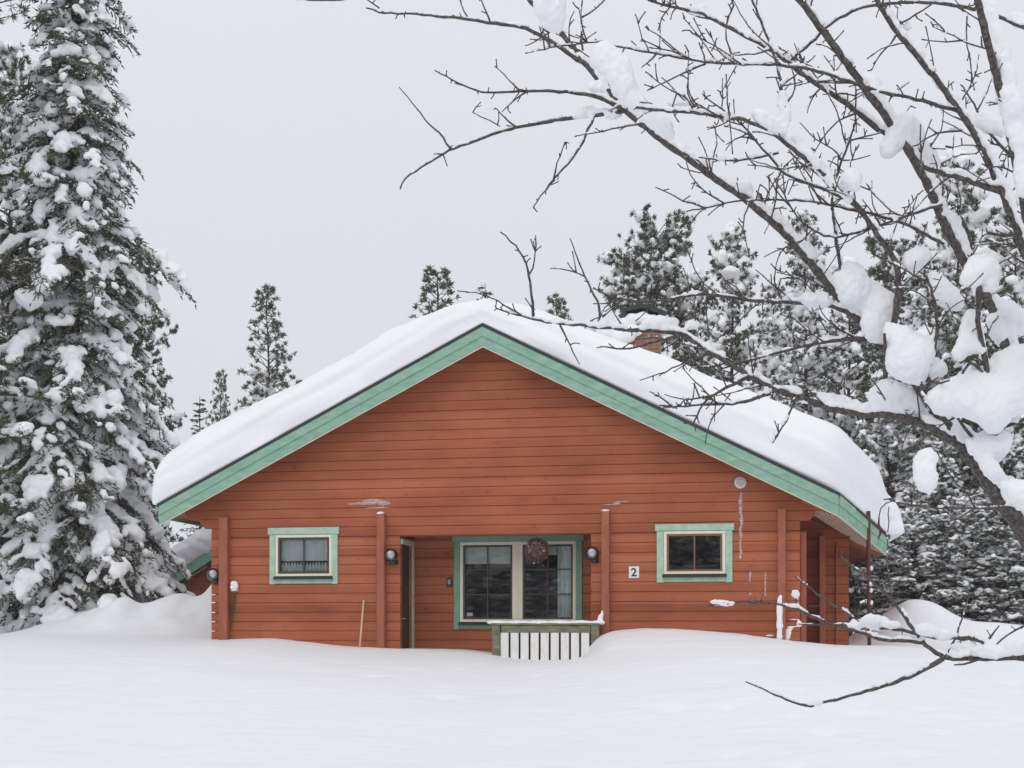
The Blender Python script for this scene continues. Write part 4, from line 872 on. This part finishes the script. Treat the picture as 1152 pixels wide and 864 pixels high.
# ------------------------------------------------------------------ bare snow-laden tree and low shrub in the foreground
class Bare:
    """limbs measured on the photograph, each given its own distance; a branch starts at its parent's depth"""
    def __init__(s, seed, fine=True): s.pts = []; s.lines = []; s.r = np.random.default_rng(seed); s.tub = Tubes(); s.SC = []; s.SS = []; s.SA = []; s.ST = []; s.fine = fine
    def near(s, p):
        P = np.array(s.pts); i = np.argmin(np.hypot(P[:, 0]-p[0], P[:, 1]-p[1])); return P[i, 2]
    def limb(s, pts, r0, r1, dY=0.0, Y=None, tub=None, snow=1.0, twigs=1.0, sides=7, fine=True):
        Y0 = Y if Y is not None else s.near(pts[0]); p = np.array(pts, float)
        d = np.concatenate([[0], np.cumsum(np.hypot(*np.diff(p, axis=0).T))]); L = d[-1]; n = max(4, int(L/7)); q = np.linspace(0, L, n)
        def sm(c):
            y = np.interp(q, d, c)
            for _ in range(2): y[1:-1] = .25*y[:-2]+.5*y[1:-1]+.25*y[2:]
            return y
        x, y = sm(p[:, 0]), sm(p[:, 1]); t = q/L
        x[1:-1] += s.r.normal(0, .45, n-2); y[1:-1] += s.r.normal(0, .45, n-2)
        dep = Y0+dY*t+.10*np.sin(t*5+s.r.uniform(0, 6))*min(L/200, 1)*t
        rad_px = (r0+(r1-r0)*t**.8)*(.84 if r0 < 12 else 1)
        P = np.stack([(x-576)/FPX*dep, dep, (HOR-y)/FPX*dep], 1); rad = rad_px*dep/FPX*(1+s.r.normal(0, .05, n))
        for a, b, c in zip(x, y, dep): s.pts.append((a, b, c))
        (tub or s.tub).add(P, rad, sides); s.lines.append((P, rad, L))
        # snow lying along the upper side
        T = np.gradient(P, axis=0); T /= np.linalg.norm(T, axis=1)[:, None]; ph = s.r.uniform(0, 50)
        bare = []
        for i in range(n-1):
            hz = math.hypot(T[i][0], T[i][1]); mask = vnoise(q[i]/26.0+ph, ph)+vnoise(q[i]/9.0, ph+7)*.4
            if mask > .10-.24*snow*(.45+.55*hz):
                bare.append(i)
                for f in (0, .5):
                    c = P[i]*(1-f)+P[i+1]*f; rr = rad[i]*s.r.uniform(.7, 1.15)+.004+.007*snow*s.r.random()
                    up_ = np.array((0, 0, 1.0))-T[i]*T[i][2]; up_ /= np.linalg.norm(up_)+1e-6; s.lump(c+up_*(rad[i]*.85+rr*.35), (max(rr*1.3, .018), rr*.95, rr*(.6+.35*hz)), T[i])
        # short spurs and twigs
        if r0 > 1.9 and L > 60 and twigs > .25 and fine and s.fine:
            for _ in range(int(L/(32 if x.mean() > 740 else 130)*min(twigs*1.5, 1.15)+s.r.random()*.6)):
                i = s.r.integers(int(n*.15), n-1); tx, ty = x[min(i+1, n-1)]-x[i-1], y[min(i+1, n-1)]-y[i-1]; a = math.atan2(ty, tx)+s.r.choice((-1, 1))*s.r.uniform(.45, 1.15)
                if math.sin(a) > .35 and s.r.random() < .7: a = -a
                l = s.r.uniform(22, 75); q_ = [(x[i], y[i])]; m_ = s.r.integers(3, 6)
                for _k in range(m_): a += s.r.normal(0, .32); q_.append((q_[-1][0]+l/m_*math.cos(a), q_[-1][1]+l/m_*math.sin(a)))
                s.limb(q_, s.r.uniform(1.0, 1.5), .65, s.r.uniform(-.25, .25), dep[i], tub, .35, s.r.uniform(.7, 1.5), 5, False)
        k = int(L/15*twigs)
        for _ in range(k):
            i = s.r.integers(1, n)
            for _q in range(6):
                if i in bare or i-1 in bare: i = s.r.integers(1, n)
            l = s.r.choice([.02, .03, .045, .08, .13], p=[.36, .32, .2, .08, .04])*s.r.uniform(.7, 1.3)
            dv = T[min(i, n-1)]*s.r.uniform(.2, .9)+s.r.normal(0, .6, 3)*(1, .8, 1)+(0, 0, .18); dv /= np.linalg.norm(dv); b = dv+s.r.normal(0, .35, 3)
            pp = np.array([P[i], P[i]+dv*l*.5, P[i]+dv*l*.75+b*l*.25, P[i]+dv*l*.85+b*l*.5]); s.tub.add(pp, np.array([.0048, .0038, .0030, .0040])*(1 if l < .06 else .95), 5)
            if l > .08 and s.r.random() < .8:
                for _ in range(2):
                    o = pp[1+s.r.integers(0, 2)]; e_ = s.r.normal(0, 1, 3); e_ /= np.linalg.norm(e_); s.tub.add(np.array([o, o+e_*.02, o+e_*.035]), [.003, .0026, .0022], 5)
    def lump(s, c, S, T=None):
        s.SC.append(c); s.SS.append(S); s.SA.append(0 if T is None else math.atan2(T[1], T[0])); s.ST.append(0 if T is None else -math.asin(np.clip(T[2], -1, 1)))
    def blob(s, px, py, rx, ry, n=9, dep=None, depth_k=.8):
        Y = s.near((px, py)) if dep is None else dep
        for _ in range(n):
            a = s.r.uniform(0, 6.28); q = math.sqrt(s.r.random())*.62; x, y = px+rx*q*math.cos(a), py+ry*q*math.sin(a); k = (1-q)*.9+.22
            Yd = Y+s.r.normal(0, .25)*min(rx, ry)/FPX*Y
            s.lump(A(x, y, Yd), (rx*k*Y/FPX, min(rx, ry)*k*depth_k*Y/FPX, ry*k*Y/FPX))
    def snow(s, name, vox, org):
        V, Fc = blobs(np.array(s.SC), s.SS, s.SA, s.ST, base=ICO2, jit=.05, seed=1)
        return remesh(name, V-np.array(org), Fc, vox, SNOW, 4, .024, .09, .020)

bt = Bare(21); trunk = Tubes(); TY = 7.0
org = A(1262, 1040, TY); org[2] = gz(org[0], org[1])-.05
bt.limb([(1262, 1045), (1250, 900), (1225, 760), (1190, 660), (1152, 597), (1118, 548), (1088, 508)], 25, 9, 0, TY, trunk, 1.0, .3, 12)
# sweeping lower limb
bt.limb([(1095, 516), (1075, 497), (1050, 481), (1011, 468), (968, 465), (936, 460), (896, 446), (873, 439), (842, 422), (832, 416), (800, 397), (790, 392), (769, 376)], 7.0, 2.8, .35, None, None, 1.3, 1.1, 9)
bt.limb([(769, 376), (736, 372), (702, 371), (660, 367), (623, 364), (590, 357), (559, 347)], 3.4, 1.0, .2, snow=.9)
bt.limb([(767, 376), (736, 385), (707, 393), (690, 392), (677, 390)], 2.2, 1.0, -.2, snow=.2)
bt.limb([(677, 367), (673, 355), (675, 345), (661, 318), (650, 292), (641, 268)], 2.2, .7, .1, snow=.1, twigs=.5)
bt.limb([(600, 356), (598, 330), (595, 312), (591, 292), (576, 271), (563, 261)], 2.2, .9, -.15, snow=.2)
bt.limb([(630, 366), (640, 385), (652, 410)], 1.5, .6, .1, snow=.2)
bt.limb([(840, 425), (811, 439), (790, 453), (780, 476)], 2.6, 1.1, -.2, snow=.5, twigs=1.6)
bt.limb([(866, 443), (827, 455), (802, 455), (770, 458), (742, 456)], 2.6, 1.0, -.25, snow=.9, twigs=1.8)
bt.limb([(894, 450), (886, 470), (880, 486), (871, 493)], 1.8, 1.0, -.1, snow=.4)
bt.limb([(800, 397), (770, 408), (745, 420), (720, 428)], 1.5, .7, .15, snow=.2)
bt.limb([(978, 462), (955, 452), (921, 445), (900, 440)], 2.4, 1.3, .15, snow=1)
# upper left limb
bt.limb([(1088, 508), (1060, 468), (1030, 430), (1000, 396), (968, 360), (940, 330), (919, 304), (883, 261), (837, 222), (808, 203), (779, 182), (740, 154), (705, 126), (680, 98), (661, 75), (632, 38), (600, 4), (585, -14)], 8.2, 2.9, .7, None, None, 1.2, .5, 9)
bt.limb([(661, 75), (624, 49), (592, 31), (555, 26), (522, 21), (490, 18), (457, 15), (427, 15), (412, 9)], 3.4, 1.0, .2, snow=.2, twigs=.7)
bt.limb([(705, 126), (690, 115), (661, 106), (630, 103), (595, 102), (560, 104), (537, 104), (511, 91), (489, 79)], 3.0, .8, -.25, snow=.3, twigs=.8)
bt.limb([(705, 124), (683, 127), (643, 133), (595, 140), (559, 149), (508, 168), (471, 190), (451, 204), (450, 213)], 3.2, 1.0, .3, snow=.6, twigs=.6)
bt.limb([(508, 168), (495, 150), (478, 135), (462, 113), (449, 98)], 1.6, .6, .15, snow=0, twigs=.3)
bt.limb([(668, 131), (660, 150), (650, 171), (637, 187), (624, 199), (610, 218), (600, 233)], 2.2, .8, -.2, snow=.1, twigs=1.2)
bt.limb([(657, 66), (654, 40), (653, 22), (655, -6)], 1.7, 1.0, .2, snow=.1)
bt.limb([(654, 20), (668, 12), (684, -4)], 1.3, .8, .1, snow=.1)
bt.limb([(552, 26), (546, 10), (540, -4)], 1.5, .8, .1, snow=.1)
bt.limb([(400, -2), (372, 1), (340, -1)], 1.4, .9, 0, 7.4, snow=.1)
# steep limb 3 and its branches
bt.limb([(1030, 430), (1010, 400), (1005, 367), (1011, 329), (1010, 295), (990, 268), (969, 236), (933, 200), (897, 172), (862, 143), (829, 134), (785, 127), (740, 124), (716, 121)], 5.2, 1.8, -.5, None, None, 1.2, .8)
bt.limb([(946, 304), (942, 280), (938, 250), (935, 215), (944, 190), (962, 143), (963, 100)], 2.6, 1.0, -.1, snow=.2)
bt.limb([(1060, 230), (1035, 238), (1008, 247), (962, 263), (930, 268), (901, 250), (885, 225), (871, 200)], 2.0, 1.0, .1, snow=.3)
bt.limb([(1062, 275), (1040, 262), (1012, 249), (969, 238), (940, 232), (904, 225), (847, 225), (822, 227), (795, 234), (772, 238)], 2.4, .9, .1, snow=.5)
bt.limb([(969, 236), (940, 218), (910, 207), (883, 197), (858, 168), (833, 138), (801, 114), (794, 110)], 2.2, 1.0, .2, snow=.4)
bt.limb([(876, 172), (850, 178), (830, 181), (812, 180), (786, 177)], 1.6, .8, .1, snow=.6, twigs=1.6)
bt.limb([(883, 150), (880, 120), (878, 86), (865, 46), (855, 22), (845, -4)], 2.4, 1.4, .1, snow=.8)
# limb 4
bt.limb([(1140, 420), (1131, 386), (1125, 361), (1107, 329), (1086, 297), (1069, 265), (1051, 222), (1026, 175), (990, 122), (955, 75), (919, 25), (893, -8)], 7.4, 4.4, .1, 7.0, None, 1.1, .6, 9)
bt.limb([(1000, 152), (990, 147), (955, 118), (919, 95), (887, 72), (869, 57), (829, 36), (786, 14), (740, 4), (720, -4)], 4.2, 1.4, .2, snow=1)
bt.limb([(1078, 125), (1037, 113), (990, 104), (940, 86), (910, 78), (876, 73), (830, 72), (794, 70), (759, 64), (708, 55), (670, 47), (624, 53), (591, 60)], 2.6, .8, -.1, 6.9, snow=.9)
bt.limb([(890, 68), (919, 43), (937, 23), (972, 7), (1026, 2), (1083, 7), (1124, 18), (1156, 33)], 1.6, 2.4, -.2, 7.2, snow=.7)
bt.limb([(794, 72), (768, 82), (746, 94), (728, 102)], 1.4, .7, .1, snow=.1)
# limb 5, 6 and the right edge
bt.limb([(1180, 360), (1165, 320), (1148, 268), (1130, 222), (1112, 179), (1083, 129), (1051, 86), (1005, 32), (983, -6)], 6.2, 3.2, .2, 6.7, None, 1.1, .6, 8)
bt.limb([(1185, 420), (1165, 300), (1150, 215), (1140, 172), (1130, 118), (1115, 64), (1098, -6)], 7, 5, -.1, 6.5, None, 0.2, .4, 8)
bt.limb([(1126, 215), (1100, 207), (1080, 200), (1051, 193), (1040, 188)], 5, 3, -.1, 6.8, snow=1.1)
bt.limb([(1137, 175), (1120, 158), (1108, 143), (1096, 118), (1083, 97)], 2.4, 1.0, .1, snow=.6)
bt.limb([(1082, 147), (1060, 148), (1045, 152), (1033, 163)], 1.6, .8, 0, snow=.4)
bt.limb([(1007, 30), (1020, 22), (1040, 12), (1052, 2)], 1.4, 1.0, .1, snow=.2); bt.limb([(1008, 40), (1000, 52), (985, 65), (981, 78)], 1.5, .7, .1, snow=.1)
bt.limb([(1088, 18), (1086, 35), (1092, 75), (1096, 100)], 1.1, .7, 0, 6.8, snow=.1)
bt.limb([(1055, 240), (1078, 238), (1090, 262), (1094, 290)], 2.0, 2.4, .1, snow=.2)
bt.limb([(1124, 545), (1122, 510), (1118, 469)], 5.2, 4.6, -.2, None, None, 0, .1, 8)
bt.limb([(1111, 430), (1108, 400), (1100, 368), (1100, 340), (1100, 314)], 4.2, 3.0, -.2, 6.8, snow=.2)
bt.limb([(1041, 430), (1046, 405), (1052, 390), (1055, 366), (1050, 333), (1042, 310)], 3.2, 1.8, -.15, 6.9, snow=.2)
bt.limb([(1111, 430), (1100, 408), (1088, 406), (1083, 420)], 2.6, 1.8, -.1, snow=.1)
bt.limb([(996, 425), (996, 400), (995, 375)], 3.6, 2.0, -.1, 6.9, snow=.1)
bt.limb([(996, 393), (980, 383), (968, 379), (932, 384), (900, 390), (871, 398), (836, 408), (800, 418)], 3.4, 1.0, .1, snow=.5)
bt.limb([(971, 362), (942, 345), (918, 342), (889, 340), (836, 338), (810, 332), (782, 331), (750, 338), (720, 340), (690, 335), (667, 324)], 3.8, 1.0, .2, snow=.7)
bt.limb([(782, 331), (783, 355), (782, 375)], 1.6, 1.0, 0, snow=.1)
bt.limb([(1090, 500), (1110, 485), (1140, 478), (1170, 462)], 3.0, 2.4, -.3, snow=.5, twigs=1.5)
bt.limb([(1094, 492), (1082, 480), (1076, 468)], 2.6, 1.8, -.2, snow=.1, twigs=2)
bt.limb([(1140, 268), (1152, 290), (1160, 310)], 2.0, 1.2, .1, snow=.1)
bt.limb([(1041, 425), (1050, 436), (1068, 428)], 2.2, 1.2, -.2, snow=.1); bt.limb([(1036, 424), (1036, 442), (1042, 458)], 2.6, 1.4, -.2, snow=.1)
bt.limb([(1003, 459), (990, 440), (980, 426)], 1.3, .8, -.2, snow=0)
bt.limb([(1152, 262), (1130, 268), (1112, 262)], 2.4, 2.0, .1, 6.9, snow=.2)
bt.limb([(1165, 570), (1110, 572), (1060, 572), (1010, 566), (1000, 562)], 2.0, .9, -.2, 6.8, snow=.1, twigs=.4)
# big caught lumps of snow
def inside(P, x, y):
    c = np.zeros(x.shape, bool); n = len(P)
    for i in range(n):
        (x1, y1), (x2, y2) = P[i], P[(i+1) % n]
        c ^= ((y1 > y) != (y2 > y)) & (x < (x2-x1)*(y-y1)/((y2-y1) or 1e-9)+x1)
    return c
def edge_d(P, x, y):
    d = np.full(x.shape, 1e9); n = len(P)
    for i in range(n):
        a, b = np.array(P[i]), np.array(P[(i+1) % n]); ab = b-a; t = np.clip(((x-a[0])*ab[0]+(y-a[1])*ab[1])/(ab@ab), 0, 1)
        d = np.minimum(d, np.hypot(x-a[0]-t*ab[0], y-a[1]-t*ab[1]))
    return d
def pillow(pts, ox, oy, k, dY=0.0, cap=17, step=2.6):
    """a lump of snow with a measured outline: round in depth, thickest at its middle"""
    P = [(ox+x/k, oy+y/k) for x, y in pts]; xs = [p[0] for p in P]; ys = [p[1] for p in P]
    cx, cy = np.mean(xs), np.mean(ys); Y = bt.near((cx, cy))+dY
    X_, Y_ = np.meshgrid(np.arange(min(xs), max(xs), step), np.arange(min(ys), max(ys), step)); X_ = X_.ravel()+bt.r.uniform(-.8, .8, X_.size); Y_ = Y_.ravel()+bt.r.uniform(-.8, .8, Y_.size)
    m = inside(P, X_, Y_); X_, Y_ = X_[m], Y_[m]; d = edge_d(P, X_, Y_); ph = bt.r.uniform(0, 99)
    for x, y, q in zip(X_, Y_, d):
        if q < 1.0: continue
        r_ = min(q, cap)*(.80+.5*float(vnoise(x*.05+ph, y*.05, 3))); s_ = Y/FPX
        bt.lump(A(x, y, Y+(16*float(vnoise(x*.035+ph, y*.035, 4)))*s_), ((min(q, cap)+2.2)*s_, (r_+2.0)*s_, (min(q, cap)+2.2)*s_))
Z1, Z2, Z3 = (640, 200, 2.244), (340, 0, 2.743), (740, 0, 2.796)
for z, pts, *dy in ((Z1, [(700,210),(735,225),(760,260),(800,285),(828,310),(820,360),(800,390),(790,420),(760,410),(740,375),(745,340),(720,320),(690,310),(672,270),(665,245),(690,235)]),
    (Z1, [(585,300),(610,288),(650,295),(672,315),(650,325),(600,322)]),
    (Z1, [(800,365),(850,380),(915,415),(918,450),(900,490),(890,520),(860,515),(805,490),(800,440)]),
    (Z1, [(750,555),(790,510),(830,520),(880,540),(905,590),(870,600),(820,590),(770,565)]), (Z1, [(925,450),(950,470),(955,495),(920,500),(905,490)]),
    (Z1, [(900,560),(940,520),(985,500),(1000,470),(1030,480),(1060,490),(1075,450),(1110,430),(1150,425),(1180,440),(1180,560),(1150,590),(1115,600),(1090,640),(1060,640),(1040,620),(1000,600),(960,600),(925,590)]),
    (Z1, [(1035,195),(1075,205),(1088,240),(1075,280),(1050,290),(1045,262),(1025,262),(1000,280),(988,255),(1005,215)]),
    (Z1, [(915,240),(940,245),(975,280),(998,310),(990,335),(960,330),(930,315),(912,280)]), (Z1, [(850,185),(880,180),(915,185),(905,215),(870,235),(842,230)]),
    (Z1, [(1005,330),(1035,340),(1030,380),(1045,410),(1050,440),(1010,440),(985,470),(965,440),(990,400)]), (Z1, [(1060,340),(1085,350),(1100,385),(1110,410),(1090,425),(1070,400),(1055,370)]),
    (Z1, [(1040,645),(1080,640),(1120,640),(1110,690),(1090,700),(1085,720),(1040,700),(1010,670)]), (Z1, [(880,690),(905,685),(930,700),(920,730),(930,760),(915,795),(890,790),(872,750),(872,715)]),
    (Z1, [(1088,770),(1130,765),(1180,770),(1180,850),(1140,840),(1105,810)]), (Z1, [(1000,655),(1035,672),(1075,715),(1110,770),(1150,815),(1125,815),(1080,775),(1040,725),(1005,680)], -.10),
    (Z1, [(1100,305),(1130,320),(1150,350),(1150,400),(1110,385),(1090,350)]), (Z1, [(945,80),(980,90),(1000,150),(1012,190),(995,225),(975,190),(960,150)]),
    (Z2, [(905,135),(940,128),(985,165),(1010,195),(1020,240),(1040,290),(1080,340),(1130,375),(1150,430),(1120,420),(1070,385),(1010,335),(975,300),(960,270),(935,230),(905,205),(885,185)]),
    (Z2, [(720,-30),(808,-30),(808,60),(800,95),(775,100),(745,75),(722,30)]), (Z2, [(875,255),(910,255),(955,285),(985,320),(940,310),(900,290)]), (Z2, [(825,362),(860,335),(900,330),(915,347),(870,364)]), (Z2, [(935,345),(975,335),(985,360),(940,368)]),
    (Z3, [(720,370),(770,350),(820,380),(840,440),(870,480),(890,520),(850,520),(810,490),(775,450),(740,490),(710,500),(700,470),(720,430)]), (Z3, [(590,540),(625,530),(640,560),(625,600),(600,590),(570,560)]),
    (Z3, [(290,360),(325,340),(370,380),(378,425),(330,395)]), (Z3, [(985,370),(1030,350),(1080,385),(1090,430),(1050,420),(1010,395)]), (Z3, [(1095,50),(1130,40),(1160,60),(1155,90),(1110,75)]), (Z3, [(378,290),(402,290),(414,360),(408,420),(384,420),(386,350)]),
    (Z3, [(0,365),(40,385),(50,430),(20,428),(0,415)]), (Z3, [(230,570),(290,575),(302,622),(260,610)]), (Z3, [(318,640),(370,660),(430,730),(412,750),(350,695)]), (Z3, [(645,235),(690,240),(702,292),(670,290)]),
    (Z3, [(1000,-10),(1052,-10),(1072,70),(1105,160),(1120,240),(1145,330),(1150,400),(1160,500),(1178,620),(1140,620),(1120,560),(1125,470),(1100,420),(1085,340),(1060,250),(1045,150),(1015,60)]),
    (Z3, [(890,660),(930,670),(960,720),(985,810),(960,795),(930,740),(900,700)]), (Z3, [(410,420),(450,440),(540,545),(620,640),(600,640),(520,560),(440,470)]), (Z3, [(850,225),(880,240),(900,280),(885,275)]), (Z3, [(780,62),(800,70),(795,95),(770,92)])):
    pillow(pts, *z, *dy)
for b in ((868, 490, 5, 8, 5), (935, 451, 24, 5, 6), (880, 435, 20, 4, 6), (742, 362, 20, 7, 6), (778, 365, 10, 6, 5), (786, 8, 9, 5, 5), (812, 22, 6, 4, 4), (766, 117, 18, 4, 5), (775, 61, 11, 3, 4), (832, 68, 14, 3, 4), (800, 389, 12, 4, 5), (915, 452, 16, 4, 5)):
    bt.blob(*b)
t = empty('bare_tree', org, 0, 'leafless foreground tree with snow lumps caught in its dark branches', 'tree')
def tub_link(tb, name, t, m, org):
    o = link(name, tb.mesh(name, m), t); o.data.transform(Matrix.Translation(-Vector(org))); return o
tub_link(trunk, 'trunk', t, BARK, org); tub_link(bt.tub, 'crown', t, BARK, org); link('snow_load', bt.snow('snow_load', .0115, org), t)

sh = Bare(5, False); SY = 9.0; st = Tubes(); org = A(1300, 900, SY); org[2] = gz(org[0], org[1])-.05
sh.limb([(1300, 980), (1285, 860), (1240, 770), (1190, 745), (1145, 739)], 9, 5, 0, SY, st, .3, .3, 8)
sh.limb([(1145, 739), (1103, 741), (1061, 741), (1038, 723), (1019, 696), (1003, 673), (980, 654), (954, 634), (946, 626)], 4.6, 1.2, .3, snow=.3, twigs=.4)
sh.limb([(1061, 741), (1022, 763), (974, 778), (922, 792), (909, 796), (880, 786), (839, 767)], 3.6, .9, -.7, snow=.3, twigs=.2)
sh.limb([(1120, 735), (1109, 722), (1087, 718), (1048, 717), (1006, 707), (970, 705)], 3.6, 1.8, .2, snow=.6)
sh.limb([(1038, 723), (1029, 721), (993, 720), (954, 707), (925, 699), (899, 686), (874, 679), (841, 676), (819, 679), (798, 681)], 2.8, 1.0, -.2, snow=.55, twigs=1.4)
sh.limb([(970, 703), (966, 699), (935, 679), (909, 660), (894, 648)], 2.0, .8, .2, snow=.3, twigs=.4)
sh.limb([(896, 683), (896, 675), (894, 668)], 1.6, 1.4, 0, snow=0, twigs=.5)
sh.limb([(972, 704), (940, 702), (912, 703), (898, 702)], 1.6, .9, .1, snow=.5)
sh.limb([(1003, 673), (998, 640), (998, 608), (1000, 570)], 1.0, .7, .1, snow=0, twigs=.2)
sh.limb([(1061, 741), (1075, 720), (1080, 700), (1092, 668)], 1.8, .8, .1, snow=.2)
sh.limb([(1110, 722), (1118, 712), (1124, 704)], 2.0, 1.0, .1, snow=.1); sh.limb([(1103, 741), (1092, 748), (1074, 748)], 2.0, 1.0, -.1, snow=.1)
sh.limb([(1160, 700), (1135, 712), (1120, 726)], 1.6, 1.0, .1, 9.0, snow=.3)
for b in ((814, 678, 14, 4, 6), (895, 668, 5, 4, 4), (984, 701, 17, 9, 8), (965, 703, 10, 7, 5), (1045, 708, 15, 8, 7), (1062, 714, 11, 6, 5), (1085, 727, 15, 6, 6), (1118, 733, 24, 8, 9), (1142, 729, 18, 10, 7), (1005, 703, 12, 4, 5), (920, 790, 7, 4, 4), (985, 772, 7, 3, 4)):
    sh.blob(*b)
t = empty('bare_shrub', org, 0, 'low dark bare branch with small snow pads reaching over the snow at right', 'shrub')
tub_link(st, 'stem', t, BARK, org); tub_link(sh.tub, 'twigs', t, BARK, org); link('snow_load', sh.snow('snow_load', .012, org), t)

# snow stake and a dry red leaf stalk beside it
p = A(978, 700, 23.9); g = gz(p[0], p[1]); top = A(976, 575, 23.9)
t = empty('snow_stake', (p[0], p[1], g-.2), 0, 'thin dark red snow stake standing right of the cabin', 'stake')
mb = MB(); mb.tube([(0, 0, 0), (-.01, 0, (top[2]-g+.2)*.55), (-.02, .0, top[2]-g+.2)], [.034, .036, .042], 8); mb.build('pole', STAKE, t, True)
for z in (.5, .75, .98, 1.2, 1.32, 1.6):
    V, Fc = blobs([(rnd.uniform(.01, .035), -.03, z)], [(.03, .03, .045)], [0], base=ICO2, jit=.08); link('snow_speck', mesh_np('snow_speck', V, [Fc], [SNOW], True), t)
p = [A(x, y, 9.3) for x, y in ((1006, 563), (997, 566), (991, 572), (989, 580))]
t = empty('dead_leaf', p[0], 0, 'curled dark red dead leaf hanging from a twig above the eave corner', 'leaf')
mb = MB(); mb.tube([q-p[0] for q in p], .0045, 5); mb.tube([A(1012, 566, 9.3)-p[0], A(1003, 561, 9.3)-p[0], A(994, 562, 9.3)-p[0]], [.006, .008, .005], 6); mb.build('stalk', BARK, t)
mb = MB(); q = [A(x, y, 9.3)-p[0] for x, y in ((989, 580), (988.5, 590), (991, 598), (988, 607))]
mb.tube(q, [.004, .008, .011, .003], 6); mb.build('blade', TWIGR, t, True)
